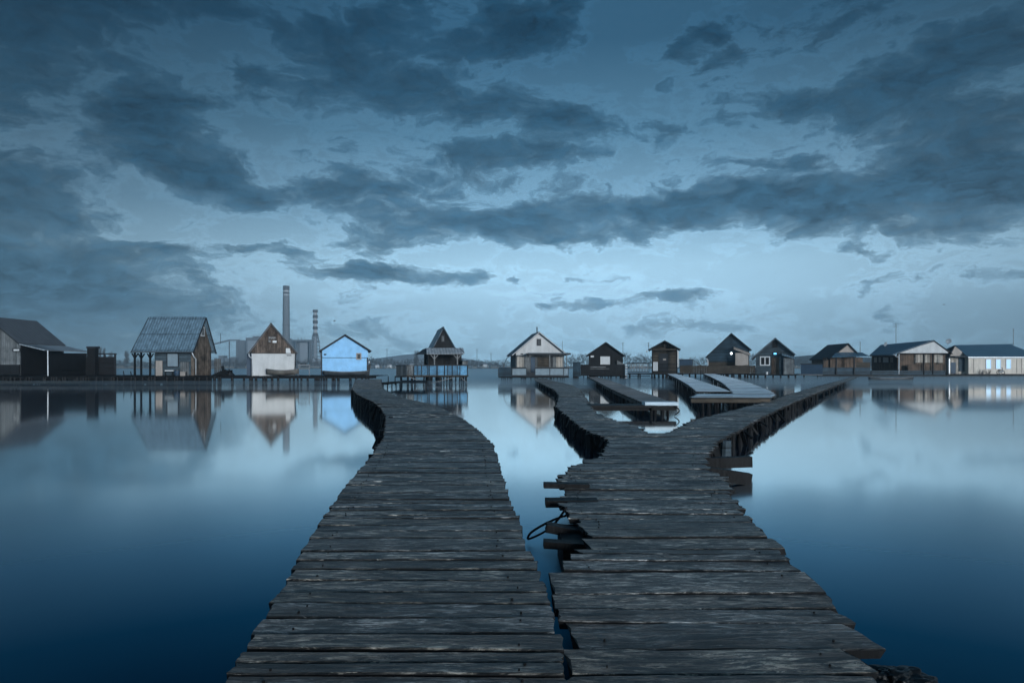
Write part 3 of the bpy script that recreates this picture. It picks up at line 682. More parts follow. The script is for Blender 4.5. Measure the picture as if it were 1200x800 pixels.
# 3 white cabin with old wood gable
c=Cabin('cabin','white walled cabin with a weathered brown board gable, in front of the tall chimney','cabin',320,70,None,G)
c.gable((317.5,378),(290.5,413.5),(349,413.5),295,346,440.6,4.5,'white','roofgreyy',over=.3,t=.14,gmat='oldgable',gy=414.2)
c.part('belt_board','trim',295,346,413.4,414.4,-.06,-.034)
c.window(314,323.5,394,397.5,-.035,'trim','glass',0,.05); c.window(314,318,397.8,401.5,-.035,'trim','glass',0,.05); c.part('patch_board','whitew',319.5,324,399,401.5,-.045,-.031)
m=MB(); a=c.P(335,414,-.04); b=c.P(341,414,-.04); d=c.P(339,408,-.04); m.prism([(a.x,a.z+.03),(b.x,b.z+.03),(d.x+.05,d.z),(a.x,d.z)],-.05,-.032); m.build('patch_board',M['whitew'],c.root)
m=MB(); a=c.P(291.5,414.5,-.2); m.tube([a,a+Vector((.05,0,-.25)),a+Vector((.3,.2,-.45)),Vector((a.x+.32,0,.9))],.06,7); m.build('downpipe',M['pipe'],c.root,smooth=True)
m=MB(); a=c.P(346.5,414.5,-.2); m.tube([a,Vector((a.x-.1,0,.9))],.05,7); m.build('downpipe',M['trim'],c.root)
c.part('lettering','trim',336,341.5,415.8,416.8,-.012,-.002)
c.part('side_shed','navy',289,294,414.5,440,.8,2.6)
def hull(name,label,cat,cx,Y,rz,L,W,Ht,z,mat,parts=True,flip=False):
    root=empty(name,(X(cx,Y),Y,z),label,cat,None,R(rz)); m=MB(); n=14; k=6; vs=[]
    for i in range(n+1):
        f=i/n*2-1; w=W/2*max(.04,(1-abs(f)**2.4))*(1.0 if f<0 else 1); sh=.16*f*f*Ht*2
        for j in range(k+1):
            g=j/k*2-1; an=abs(g); y=w*(1-(1-an)**1.8)*(1 if g>=0 else -1); zz=Ht*(an**1.6)+sh; vs.append((f*L/2,y,zz))
    fs=[(i*(k+1)+j,(i+1)*(k+1)+j,(i+1)*(k+1)+j+1,i*(k+1)+j+1) for i in range(n) for j in range(k)]
    m.add(vs,fs); o=m.build('hull',M[mat],root,smooth=True); so=o.modifiers.new('s','SOLIDIFY'); so.thickness=.04; so.offset=0
    for sgn in (0,k):
        q=MB(); q.tube([Vector(vs[i*(k+1)+sgn])+Vector((0,0,.02)) for i in range(n+1)],.035,6); q.build('gunwale',M['greyplank'],root)
    for t in (-.25,.15):
        q=MB(); w=W/2*.8; q.box(t*L-.12,t*L+.12,-w,w,Ht*.65,Ht*.65+.04); q.build('thwart',M[mat],root)
    if flip:
        root.rotation_euler=(R(180),0,R(rz)); root.location.z=z+Ht*1.35
    return root
hull('rowing_boat','old grey wooden boat lying against the white walled cabin','boat',331,69.3,0,3.3,1.0,.48,.92,'boat',flip=False)
t=Cabin('work_table','bare metal frame table between the white walled and the blue cabin','table',356,70.3,None)
t.part('table_top','metal',349,363.5,427,428.2,-.4,.4)
for px in (350,362.5):
    for v in (-.35,.3): t.part('leg','metal',px-.4,px+.4,428.3,440.6,v,v+.06)
t.part('shelf','metal',351,362,432,432.7,-.3,.3)
for px in (353,355,358): t.part('jar','pile',px-.5,px+.5,425.6,426.9,-.1,.05)

# 4 blue cabin
c=Cabin('cabin','bright sky-blue cabin with a low dark roof and one tiny window','cabin',404,70,None,G)
c.gable((404.5,391.5),(373.5,411),(435.5,411),377.5,431,439.5,4.5,'blue','roofdark',over=.3,t=.16)
c.part('belt_board','trim',377.5,431,418.6,419.4,-.05,-.002)
c.window(417.5,423.5,413.5,421.3,-.01,'beige','glass',0,.1)
c.part('corner_board','trim',376.2,377.6,411,439.5,-.08,.1); c.part('corner_board','trim',430,431.2,419,439.5,-.08,.1)
c.part('number_plate','trim',379.5,382.5,414.4,416.2,-.03,-.002)
m=MB(); a=c.P(431.5,427,-.1); b=c.P(434.5,425.5,-.1); d=c.P(432.5,443,-.1); m.prism([(d.x-.3,d.z),(d.x,d.z),(b.x,b.z),(a.x,a.z)],-.1,.0); m.build('side_board',M['trim'],c.root)
c.window(432,433.4,423,425,-.12,'whitew','whitew',0,.03,name='lamp_housing')
hull('rowing_boat','long weathered boat lying on the jetty under the sky-blue cabin','boat',405,69.1,0,4.6,1.1,.38,.86,'boatdark')
t=Cabin('jerry_can','small white can resting on the boat under the sky-blue cabin','can',393.5,69.0,0)
m=MB(); a=t.P(392,435,0); b=t.P(395,436.8,0); m.tube([(a.x,0,b.z),(b.x,0,b.z+.03)],.09,8); m.build('can_body',M['whitew'],t.root); MB().tube([((a.x+b.x)/2,0,b.z+.08),((a.x+b.x)/2,0,b.z+.17)],.03,6).build('cap',M['trim'],t.root)

# 5 A-frame with blue panelled terrace
c=Cabin('cabin','steep black A-frame cabin above a terrace with faded blue panels','cabin',519,71,11,G)
A=c.P(519.5,382.5); Lb=c.P(503,411); Rb=c.P(536,411)
c.gable((519.5,382.5),(504,411.5),(536,411.5),505,534,412,7,'black','roofblue',over=.15,t=.12)
c.window(517,521,393,400.5,-.01,'trim','greyv',0,.06)
# porch: skirt roof all round the front
a0,a1=c.P(500,407.5,-.1),c.P(536,407.5,-.1)
f0,f1=c.P(500,414.2,-1.6),c.P(544.5,413.6,-1.6)
MB().slab([f0,f1,a1+Vector((.6,0,0)),a0],.08).build('porch_roof',M['rooflight'],c.root)
l0=c.P(489,413.8,-1.2); MB().slab([f0,a0,Vector((a0.x-.1,5,a0.z)),Vector((l0.x+.3,5,l0.z))],.08).build('porch_roof',M['roofblue'],c.root)
MB().slab([l0,f0,a0+Vector((0,1.2,0)),l0+Vector((0,2,0))],.08).build('porch_roof',M['roofdark'],c.root)
MB().slab([f1,f1+Vector((-.1,3,0)),Vector((a1.x+.4,3,a1.z)),a1+Vector((.3,0,0))],.08).build('porch_roof',M['roofdark'],c.root)
c.part('back_wall','black',497,541,412.5,441,1.2,1.35)
for px in (509,536): 
    c.post(px,414.5,441,-1.4,.07,'greyplank','porch_post')
    a=c.P(px,415,-1.4); m=MB(); m.bar((a.x,-1.4,a.z-.5),(a.x+.4,-1.4,a.z-.02),.07); m.bar((a.x,-1.4,a.z-.5),(a.x-.4,-1.4,a.z-.02),.07); m.build('brace',M['greyplank'],c.root)
MB().box(c.P(500,430,1).x,c.P(500,430,1).x+.12,-.9,1.2,1.0,c.P(500,413.5,1).z).build('side_wall',M['black'],c.root)
c.part('fascia','trim',501,543,414.3,415.6,-1.5,-1.42)
c.part('small_roof','roofblue',541,550,421.5,422.6,-.5,.8); c.part('small_box','greyv',542,548,422.7,427,-.2,.7)
t=Cabin('terrace','stilted terrace with faded blue side panels in front of the black A-frame cabin','terrace',512,68.5,None)
t.part('floor','pile',470,548,440.6,441.8,0,5.5)
n=0
for k in range(8):
    xa=476+k*9.0; t.part('panel','bluerail' if k>0 else 'greyv',xa+.5,xa+8.4,428.5,440.2,-.05,.0)
m=MB(); a=t.P(464.5,428,1.4); b=t.P(476,428,-.05); m.bar(Vector((a.x,a.y,(a.z+.82)/2)),Vector((b.x,b.y,(b.z+.82)/2)),.06,a.z-.85); m.build('panel',M['greyv'],t.root)
for k in range(9): t.part('rail_post','pile',475.5+k*9.0,476.3+k*9.0,427.5,441,-.1,-.052)
t.part('top_rail','trim',475,549,427.4,428.4,-.12,.04); t.part('bottom_rail','brownh',475,549,439.4,440.6,-.1,.02)
m=MB(); a=t.P(464,428,1.4); b=t.P(476,428,-.05); m.bar(a,b,.12,.1); m.bar(a-Vector((0,0,1.15)),b-Vector((0,0,1.1)),.14,.16); m.build('side_rail',M['trim'],t.root)
t.stilts((478,486,497,502,506,513,520,524,529,534,539,543,546),441,.3,.08); t.stilts((483,500,511,527,541,470),441,2.5,.11); t.stilts((503,515),441,.2,.18)
m=MB(); a=t.P(505,449,.0); b=t.P(532,442,.0); m.bar(a,b,.06); a=t.P(540,442,.0); b=t.P(548,449,.0); m.bar(a,b,.06); a=t.P(480,442,.0); b=t.P(500,448,.0); m.bar(a,b,.06); m.build('brace',M['greyplank'],t.root)
g,_,_=footbridge('gangway','low crooked gangway between the curving boardwalk and the blue panelled terrace',[(447,448),(470,446),(470.3,445.5)],[(500,448),(500,446),(500,445.5)],.5,'pile',pile_step=1.5)
for px in (455,463): 
    m=MB(); a=at(px,442,56); m.tube([(a.x,56,.3),(a.x,56,a.z+.1)],.04,6); o=m; local(o,g.location).build('mooring_post',M['pile'],g)

# 6 white gable cabin with terrace
c=Cabin('cabin','white gabled cabin with a small square attic window and a flat porch roof','cabin',631,86,6,G)
c.gable((631.5,388.5),(599.5,415.5),(665,415.5),604.5,661,441,6.5,'greyv','roofgreyy',over=.4,t=.16,gmat='white',gy=416,bargemat='pipe')
c.window(629,634,397,405,-.035,'trim','glass',0,.12)
c.part('porch_roof','trim',618.5,669,413.6,415.6,-1.7,.0)
c.part('porch_fascia','roofgrey',618.5,669,413.2,413.9,-1.75,-1.705)
c.part('door','navy',622,627,418,440,-.07,-.002); c.part('panel','brownh',630,645,418,430,-.06,-.002); c.part('panel','creamv',652,659,418,430,-.06,-.002); c.part('panel','creamv',606,614,418,430,-.05,-.002)
c.part('number_plate','trim',610,613,414,415.2,-.05,-.031)
c.part('shutter','trim',646,648,417,430,-.1,-.002)
for px in (621,644,664): c.post(px,415.6,441,-1.6,.05,'greyplank','porch_post')
c.post(629.3,383,391,1.2,.07,'trim','stovepipe')
c.antenna(659,399,416,2,0,0)
m=MB(); a=c.P(600,416.5,-.3); b=c.P(590,430,-.3)
pts=[(a.x+.3,-.3,a.z),(a.x-.1,-.3,a.z+.02),(a.x-.6,-.3,a.z-.25),(b.x+.15,-.3,a.z-.9),(b.x,-.3,b.z)]
m.tube(pts,.05,6); m.build('curved_pipe',M['metal'],c.root)
t=Cabin('terrace','stilted terrace with framed white panels in front of the white gabled cabin','terrace',625,83.5,None)
t.part('floor','pile',584,667,441.2,442.5,0,3.2)
for x0,x1 in ((600.5,616.5),(627.5,643.8),(644.8,660),(661,665.5)): t.part('panel','frostpanel',x0,x1,432,439.3,-.04,.0)
for x0,x1 in ((600,617),(627,666.5)):
    t.part('top_rail','trim',x0,x1,430.3,431.6,-.06,.03); t.part('bottom_rail','trim',x0,x1,439.6,441,-.06,.03)
for px in (584,600,617,627,644.3,660.5,666): t.part('rail_post','trim',px-.4,px+.4,431.7,441.1,-.05,.02)
t.part('screen','navyh',584.5,599.3,430.5,441,-.05,.0); t.part('gate','trim',617.8,626.3,436,441,-.04,.0)
t.stilts((588,592,595,600,611,613,616,622,630,636,641,646,649,653,657,661),442,.25,.065); t.stilts((590,598,615,628,645,659),442,2.6,.08)

# 7 black hut
c=Cabin('hut','black hut with one large blank white window opening','hut',710,89,None,G)
c.gable((710,400.5),(686.5,416.5),(732.5,416.5),690,730,441,5,'black','roofdark',over=.3,t=.12)
c.window(703,715.5,417,427.5,-.01,'trim','whitew',0,.06)
c.window(691.8,696.5,416,419,-.01,'trim','whitew',0,.05)
m=MB(); a=c.P(723,428,-.3); b=c.P(731.5,428,-.3); d=c.P(723,422,-.3); e=c.P(731.5,426,-.3); m.prism([(a.x,a.z),(b.x,b.z),(e.x,e.z),(d.x,d.z)],-.35,-.3); m.build('wind_screen',M['greyv'],c.root)
c.antenna(730,401,416,2.5,2,.3)
t=Cabin('terrace','dark boarded terrace on stilts around the black hut','terrace',702,87,None)
t.part('floor','pile',672,735,438.8,440.2,0,2.5)
t.part('screen','black',680.5,732,427,438.7,-.06,.0); t.part('corner_screen','navyh',671.3,680.2,424,441,-.3,.4)
m=MB(); t.box(m,692,710,429.5,430.2,-.1,-.062); t.box(m,692,714,431.6,432.2,-.1,-.062); m.build('rail',M['greyplank'],t.root)
t.stilts((684,688.5,700,706,709,713,722),440,.2,.06); t.stilts((673,676,728,732),440,.0,.2); t.stilts((696,704,716),440,2.2,.07)
t=Cabin('ladder','short ladder with pale rungs at the corner of the dark boarded terrace','ladder',734,86.3,None)
for px in (732.2,735.8): t.part('rail','pile',px-.25,px+.25,425,449,0,.06)
for k in range(6): t.part('rung','whitew',732.6,735.4,427+k*3,428+k*3,.005,.05)
# balustrade between the two huts
t=Cabin('balustrade','footway with an upright baluster railing between the black hut and the square brown hut','railing',749,86,None)
t.part('floor','pile',736,762,437,438.6,0,1.4); t.part('top_rail','pile',736.5,761,425,426,-.03,.04); t.part('bottom_rail','pile',736.5,761,435.2,436,-.03,.04)
for k in range(13): t.part('baluster','greyplank',738+k*1.85,738.7+k*1.85,426.1,435.1,-.01,.02)
t.part('crossbeam','pile',738,762,439.8,440.6,.3,.4)
t.stilts((738,748,750),438,.3,.09)

# 8 square brown hut
c=Cabin('hut','square brown hut with an open porch front under a shallow roof','hut',779,86,None,G)
c.gable((779,399),(759.5,409.8),(797.5,409.2),764,793.5,437,3.5,'brownh','roofdark',over=1.3,t=.13)
c.part('tie_beam','brownh',764,793,408.6,410.2,-1.2,-1.1); m=MB(); a=c.P(779,403,-1.15); b=c.P(779,408.5,-1.15); m.bar(a,b,.14); m.build('king_post',M['brownh'],c.root)
for px in (764.5,793): c.post(px,409,437,-1.15,.08,'pile','porch_post')
c.part('side_board','whitew',793.8,795.3,411,430,.2,.3)
c.part('door','trim',772,783,414,436,-.05,-.002); c.part('sign_board','beige',777,780.5,420.2,422,-.08,-.052)
m=MB()
for k in range(4): c.box(m,765.5+k*1.4,766.6+k*1.4,424,434.5,-1.28,-1.22)
m.build('white_pickets',M['whitew'],c.root)
c.part('railing_board','pile',772,794,426,427,-1.25,-1.18); c.part('railing_board','pile',772,794,430.5,431.4,-1.25,-1.18); c.part('railing_board','pile',764,794,434.8,436.2,-1.25,-1.18)
c.part('floor','pile',762,800,437,438.8,-1.4,3.6)
c.stilts((764,767,777,781,785),438,-1.2,.12); c.stilts((772,790),438,.5,.1)
c.antenna(760,401,410,.3,2,.35); m=MB(); a=c.P(757.5,411,-.9); m.tube([a,a+Vector((.12,0,-.12))],.11,8); m.build('porch_light',M['whitew'],c.root)
# long board fence and cabinet
t=Cabin('plank_fence','long low brown plank fence on a jetty between the brown hut and the lamp-lit barn','fence',838,87,None)
m=MB()
for k in range(46):
    xa=797+k*1.92; m2=t.box(m,xa,xa+1.8,428.0+.3*math.sin(k*.9)+rnd.uniform(-.15,.15),437.2,rnd.uniform(-.02,0),.05)
m.build('boards',M['brownh'],t.root)
t.part('floor','pile',797,886,437.3,438.6,-.3,1.6); t.stilts((800,808,815,842,848,853,860,868,876,884),438,.2,.1)
t=Cabin('cabinet','dark box cabinet showing over the plank fence beside the brown hut','cabinet',804,88.5,None)
t.part('cabinet_body','navy',796.5,811.5,421.6,436,0,1.2); t.part('lid','trim',796,812.2,420.8,421.5,-.05,1.3); m=MB(); a=t.P(811.8,421.5,.1); b=t.P(821,427.8,.1); m.bar(a,b,.08); a2=t.P(811.8,427.8,.1); m.bar(a2,a,.08); m.build('strut',M['greyv'],t.root)

# 9 big barn with the lamp
c=Cabin('cabin','tall dark blue-black cabin with a small white lit lamp on its wall','cabin',855,90,None,G)
c.gable((857,390),(826.5,418.5),(881,409.8),829.5,878,437.5,6,'navyh','roofdark',over=.3,t=.12)
c.part('lower_boards','brownh',829.5,878,424,437.4,-.05,-.002)
m=MB(); a=c.P(828,420,-.2); m.tube([a,a+Vector((.15,.1,-.2)),a+Vector((.18,.15,-.9))],.06,7); m.build('downpipe',M['pipe'],c.root)
o=c.part('lean_to','beige',861.8,877,413.5,428.2,-1.2,-.053)
m=MB(); a=c.P(860,408.2,-1.4); b=c.P(879.5,415.5,-1.4); m.slab([a,b,b+Vector((0,1.35,.25)),a+Vector((0,1.35,.25))],.1); m.build('lean_to_roof',M['beige'],c.root)
c.part('lean_to_base','blackh',861.8,877,428.4,437.3,-1.15,-.053)
m=MB(); m.tube([c.P(857,414,-.35),c.P(857,414,-.05)],.05,8); lb=m.build('lamp_bracket',M['trim'],c.root)
import bmesh
bm=bmesh.new(); bmesh.ops.create_uvsphere(bm,u_segments=14,v_segments=10,radius=.14); me=bpy.data.meshes.new('bulb'); bm.to_mesh(me); bm.free(); me.materials.append(M['lamp'])
o=bpy.data.objects.new('bulb',me); COL.objects.link(o); o.parent=lb; o.location=c.P(857,414,-.4)
c.stilts((832,845,851,858,866,873),437,.4,.12); c.part('floor','pile',828,884,437.6,438.8,-.6,5)

# 10 grey cabin with white window
c=Cabin('cabin','grey cabin with a white framed window, dark door and small blue light above the door','cabin',908,90,None,G)
c.gable((908.5,395.5),(879.5,420.3),(932.5,415),886,931,438.8,5.5,'greyh','roofgreyy',over=.5,t=.16,bargemat='roofgrey')
c.window(890.5,902.5,417.5,428.3,-.01,'whitew','black',1,.14)
c.part('door','brown',904,913,418.5,438.4,-.06,-.002)
c.part('door_post','greyplank',913.3,915,418,438.4,-.08,-.002)
c.window(905,911.3,399,407.5,-.01,'trim','black',0,.08)
o=c.part('porch_light','trim',906,910.5,413,415.6,-.1,-.002); c.part('glow_panel','bluelamp',906.7,909.9,413.4,415.2,-.12,-.101,parent=o)
c.part('lean_to','greyv',918.3,930.6,419.5,438.5,-1.0,-.003)
m=MB(); a=c.P(916.5,415.2,-1.2); b=c.P(933,420,-1.2); m.slab([a,b,b+Vector((0,1.15,.2)),a+Vector((0,1.15,.2))],.1); m.build('lean_to_roof',M['roofgrey'],c.root)
c.part('floor','pile',877,934,438.9,440,-1.3,5); c.stilts((880,888,897,906,915,924,932),439.5,-1,.1)
t=Cabin('bucket','white bucket by the wall under the white framed window','bucket',898.5,88.4,None)
a=t.P(898.5,436.6,0); MB().tube([(0,0,.78),(0,0,a.z+.1)],[.13,.17],10).build('bucket_body',M['whitew'],t.root); MB().tube([(-.16,0,a.z+.1),(-.08,0,a.z+.22),(.08,0,a.z+.22),(.16,0,a.z+.1)],.012,5).build('handle',M['metal'],t.root)
t=Cabin('tarpaulin_pile','small dark covered pile in the gap left of the grey cabin','covered pile',883,91,None)
m=MB(); a=t.P(880,437.8,0); b=t.P(887,437.8,0); d=t.P(885,431,0); m.prism([(a.x,a.z),(b.x,b.z),(b.x-.05,d.z+.1),(d.x,d.z),(a.x+.35,d.z-.3)],0,.9); m.build('cover',M['navy'],t.root)
MB().tube([(a.x-.1,-.05,a.z+.3),(b.x+.05,-.05,a.z+.35)],.03,6).build('lashing',M['rope'],t.root)

# dark floating box
t=Cabin('floating_tank','dark blue windowless box barge moored between the grey cabin and the low brown cabin','barge',951,98,None)
t.part('hull','navy',938.5,964,427,438.3,0,3); t.part('deck_edge','trim',938,964.5,426,427,-.06,3.1); t.part('fender','greyplank',936,964,438.4,439.5,-.2,0)
t.stilts((942,958),438.5,.3,.1)

# 11 low brown cabin
c=Cabin('cabin','low brown board cabin with a small pale triangular gable and dark sloping roof','cabin',990,108,-4,G)
c.gable((993.5,402),(970,420.5),(1004,412.8),973,1003,438.5,8,'brown','roofdark',over=.3,t=.16,gmat='beige',gy=412.6)
m=MB(); a=c.P(975,418,-1.8); b=c.P(1018,416.5,-1.8); d=c.P(980,412.8,-.05); e=c.P(1010,412.8,-.05); m.slab([a,b,e,d],.1); m.build('porch_roof',M['roofblue'],c.root)
c.part('front_wall','brown',964.5,1011,419,438.5,.3,.5)
for px in (980,1001): c.post(px,417.5,438.5,-1.6,.12,'trim','porch_post')
c.part('parapet','navyh',964,1020,430.5,438.5,-1.5,-1.4)
c.antenna(1008,400,413,1,0,0,r=.05)
c.part('floor','pile',955,1022,438.6,440.3,-2,8)
m=MB(); a=c.P(1003,415,-.5); b=c.P(1022,417,-.5); m.slab([a,b,b+Vector((0,2,.1)),a+Vector((0,2,.1))],.1); m.build('link_roof',M['trim'],c.root)
c.part('link_wall','brownh',1003,1020,424.5,438.5,.0,.1)

# 12 wide cabin with white gable
c=Cabin('cabin','wide brown cabin with a broad low white gable, satellite dish and aerial','cabin',1080,110,0,G)
A=c.P(1094.5,398.3,-.4); L_=c.P(1046,415,-.4); R_=c.P(1116,413.8,-.4)
Bk=c.P(1032,404,14); Lk=c.P(1019,415.8,8)
MB().slab([A,L_,Lk,Bk],.16).build('roof',M['roofblue'],c.root)
Rk=Vector((R_.x,14,R_.z)); MB().slab([A,Bk,Rk,R_],.16).build('roof',M['roofdark'],c.root)
for a,b in ((A,L_),(A,R_)): MB().bar(a+Vector((0,-.05,-.12)),b+Vector((0,-.05,-.12)),.05,.26,up=(0,1,0)).build('barge_board',M['trim'],c.root)
g1,g2,g3=c.P(1052,413.6,-.3),c.P(1111,413.2,-.3),c.P(1094.5,400.2,-.3)
MB().prism([(g1.x,g1.z),(g2.x,g1.z),(g2.x,g1.z+.12),(g3.x,g3.z),(g1.x,g1.z+.1)],-.35,-.2).build('gable_boards',M['white'],c.root)
c.part('wall','brown',1052,1108,414.2,438.5,1.2,1.4)
for x0,x1 in ((1072,1081.5),(1083.5,1090),(1095,1105)): c.part('wall_panel','creamv',x0,x1,415,424.8,1.1,1.19)
for px in (1053.5,1082.4,1093,1109): c.post(px,414.5,438.5,-.1,.1 if px!=1053.5 else .08,'pile' if px!=1053.5 else 'pipe','porch_post')
c.part('parapet','brown',1064,1108,427,438.5,.2,.3); c.part('dark_skirt','navyh',1021,1108,434,439,-.1,.15)
w=MB(); a=c.P(1022,416.2,7.0); b=c.P(1052,416.2,7.0); w.box(a.x,b.x,7.0,7.2,.6,a.z); w.build('side_wall',M['brown'],c.root)
for x0,x1,mt in ((1023.5,1028,'beige'),(1029,1032.5,'beige'),(1034,1041.5,'whitew'),(1042.5,1047,'beige')): c.window(x0,x1,418,425,6.99,'trim',mt,0,.06)
c.dish(1037,403,10,.42,25); c.antenna(1050,379,402,8,3,1.0,r=.05)
c.part('floor','pile',1019,1113,439,441,-.8,9); c.stilts((1022,1030,1040,1050,1060,1070,1080,1090,1100,1110),440,-.6,.14)
m=MB(); pts=[c.P(1048,415.5,-.3),c.P(1050,417.5,-.2),c.P(1053,418,-.15)]; m.tube(pts,.06,6); m.build('gutter_bend',M['pipe'],c.root)

# 13 long cream house at right
c=Cabin('house','long low cream house with a blue metal roof and three bright windows','house',1165,112,0,G)
r0,r1=c.P(1114.5,404.2,3),c.P(1188.5,403,3); e0,e1=c.P(1134,417.8,-.4),c.P(1222,417.8,-.4)
MB().slab([e0,e1,Vector((e1.x-3,3,r1.z)),r1,Vector((r0.x+.6,3,r0.z))],.14).build('roof',M['roofblue'],c.root)
b0=Vector((e0.x-2.2,6.5,e0.z)); b1=Vector((e1.x,6.5,e1.z)); MB().slab([Vector((r0.x+.6,3,r0.z)),Vector((e1.x-3,3,r1.z)),b1,b0],.14).build('roof',M['roofblue'],c.root)
c.part('wall','cream',1135,1220,418.6,438,0,5.8)
MB().bar(e0+Vector((0,-.05,-.1)),e1+Vector((0,-.05,-.1)),.1,.14).build('gutter',M['pipe'],c.root)
gw=[c.P(1113,417,1.0),c.P(1134,417.6,1.0),c.P(1119,405.8,1.0)]
MB().prism([(p.x,p.z) for p in gw],.9,1.1).build('gable_boards',M['beige'],c.root)
MB().bar(gw[0]+Vector((-.1,-.1,.1)),gw[2]+Vector((-.1,-.1,.1)),.08,.2,up=(0,1,0)).build('barge_board',M['trim'],c.root)
c.part('annex_wall','creamv',1112,1134.5,417.8,438,1.0,1.2)
c.part('annex_roof','roofdark',1120,1136,417,418.4,-.3,1.0)
c.part('door','navy',1114.5,1120,424.5,437.8,.92,.99); c.part('door','navyh',1123.5,1131.3,419,435,.92,.99); c.part('post','pipe',1112,1113.4,420,438,.8,.9)
for x0,x1 in ((1155,1161.7),(1166.6,1173),(1178.6,1185)): c.window(x0,x1,420.5,432.4,-.01,'whitew','glowglass',0,.1)
for px in (1141,1191.5,1197): c.part('batten','trim',px,px+.35,419,437,-.03,-.002)
c.part('belt_board','whitew',1135,1220,418.7,420,-.05,-.002)
c.dish(1111.5,399.5,2.5,.45,-15); c.antenna(1187.5,385,403.5,3,3,.45,r=.05)
c.part('floor','pile',1110,1222,438.2,440,-.8,6); c.stilts([1114+k*9 for k in range(12)],439,-.6,.13)
# small things on the shore below it
for px,lab in ((1150,'spiky dark clump of dry reeds below the cream wall, left of the bright windows'),(1157.5,'spiky dark clump of dry reeds right under the first bright window')):
    rt=empty('reed_clump',at(px,439,108),lab,'reeds','dry reed clumps below the cream house'); rt.location.z=.6; m=MB()
    for k in range(26): a=rnd.uniform(-.35,.35); m.bar((a,rnd.uniform(-.2,.2),0),(a*1.7+rnd.uniform(-.15,.15),0,rnd.uniform(.3,.85)),.022)
    m.build('stems',M['bark'],rt)
t=Cabin('moped','dark old moped parked on the deck under the bright windows','moped',1172.5,109,0)
for px in (1170,1175.5):
    a=t.P(px,436,0); m=MB(); m.tube([Vector((a.x+.27*math.cos(k*math.pi/7),0,a.z-.02+.27*math.sin(k*math.pi/7))) for k in range(15)],.05,6); m.build('wheel',M['rope'],t.root)
m=MB(); a=t.P(1170,436,0); b=t.P(1175.5,436,0); m.bar(a,b+Vector((0,0,.15)),.22,.2); m.bar(b,b+Vector((-.15,0,.75)),.08); m.build('frame',M['metal'],t.root)
m=MB(); m.bar(b+Vector((-.3,-.25,.75)),b+Vector((-.1,.25,.75)),.05); m.build('handlebar',M['metal'],t.root); m=MB(); m.bar(a+Vector((.0,0,.35)),a+Vector((.5,0,.32)),.24,.12); m.build('seat',M['rope'],t.root)
# shoreline jetty for the right group and the boat
t=Cabin('jetty','low dark jetty strip below the brown cabins and cream house on the right','jetty',1080,106,0)
long_planks(t,958,1225,.5,-.2,1.8)
t.part('edge_beam','pile',958,1225,440.2,441.5,-.25,-.1); t.stilts([962+k*11 for k in range(24)],440.5,-.2,.1)
bt=hull('rowing_boat','long dark rowing boat afloat below the wide brown cabin','boat',1044,76,3,5.1,1.3,.6,-.12,'boatdark')
# gangway end pieces
t=Cabin('mooring_pole','thin leaning pole standing in water beside the frosted footbridge','pole',820,70,0)
MB().tube([(0,0,-.5),(.12,0,1.3)],.035,6).build('shaft',M['pile'],t.root); MB().tube([(.12,0,1.3),(.125,0,1.36)],.045,6).build('cap',M['pile'],t.root)

# ------------------------------------------------------------------ far shore: power station, trees, pylons
YP=760
def pw(name,label,cat,px,py=431): 
    o=empty(name,(X(px,YP),YP,1.0),label,cat); return o
def pbox(root,name,mat,x0,x1,y0,y1,d0,d1,parent=None):
    a=at(x0,y0,YP+d0); b=at(x1,y1,YP+d0); m=MB().box(a.x,b.x,YP+d0,YP+d1,b.z,a.z); return local(m,root.location).build(name,M[mat],parent or root)
r=pw('chimney','tall grey power station chimney with dark and white bands at its top','chimney',335.5)
def ring(root,name,mat,px,y0,y1,r0,r1,n=20,Y=YP):
    a=at(px,y1,Y); b=at(px,y0,Y); m=MB().tube([a,b],[r0,r1],n,False); return local(m,root.location).build(name,M[mat],root,smooth=True)
s=YP/F
ring(r,'shaft','concrete',335.4,346.2,431,4.5*s,3.7*s); ring(r,'white_band','wht',335.4,344.6,346.2,3.7*s,3.7*s); ring(r,'dark_band','red',335.4,342.2,344.6,3.7*s,3.7*s); ring(r,'white_band','wht',335.4,340.2,342.2,3.7*s,3.7*s); ring(r,'dark_band','red',335.4,335,340.2,3.75*s,3.75*s)
ring(r,'gallery','red',335.4,380.6,381.4,4.4*s,4.4*s)
r=pw('banded_stack','thinner stack with many dark and white rings rising from a lattice','chimney',369.5)
ys_=[363,366,369.2,372.5,375.5,379,382.5,386,390,394]
for k,(a,b) in enumerate(zip(ys_,ys_[1:])): ring(r,'ring','red' if k%2==0 else 'wht',369.5,a,b,2.9*s if k%2==0 else 2.1*s,2.9*s if k%2==0 else 2.1*s,14)
ring(r,'shaft','sheetl',369.5,394,431,2.6*s,2.4*s,14)
m=MB()
for sx in (-1,1):
    a=at(369.5+sx*3,392,YP-2); b=at(369.5+sx*8,431,YP-2); m.bar(a,b,.9)
for k in range(9):
    f=k/9; w=3+5*f; yy=392+39*f; w2=3+5*(f+.11); a=at(369.5-w,yy,YP-2); b=at(369.5+w2,yy+4.3,YP-2); c2=at(369.5+w,yy,YP-2); m.bar(a,b,.5); m.bar(a,c2,.5)
local(m,r.location).build('lattice',M['sheet'],r)
r=pw('boiler_house','large grey blocky boiler house of the power station behind the white walled cabin','power station',310)
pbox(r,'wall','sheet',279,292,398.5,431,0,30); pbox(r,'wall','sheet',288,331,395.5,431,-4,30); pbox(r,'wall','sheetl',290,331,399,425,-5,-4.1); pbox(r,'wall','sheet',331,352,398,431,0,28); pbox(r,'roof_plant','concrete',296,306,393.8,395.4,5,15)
r=pw('turbine_hall','tall open-framed hall of the power station with a flat roof deck, right of the chimney','power station',355)
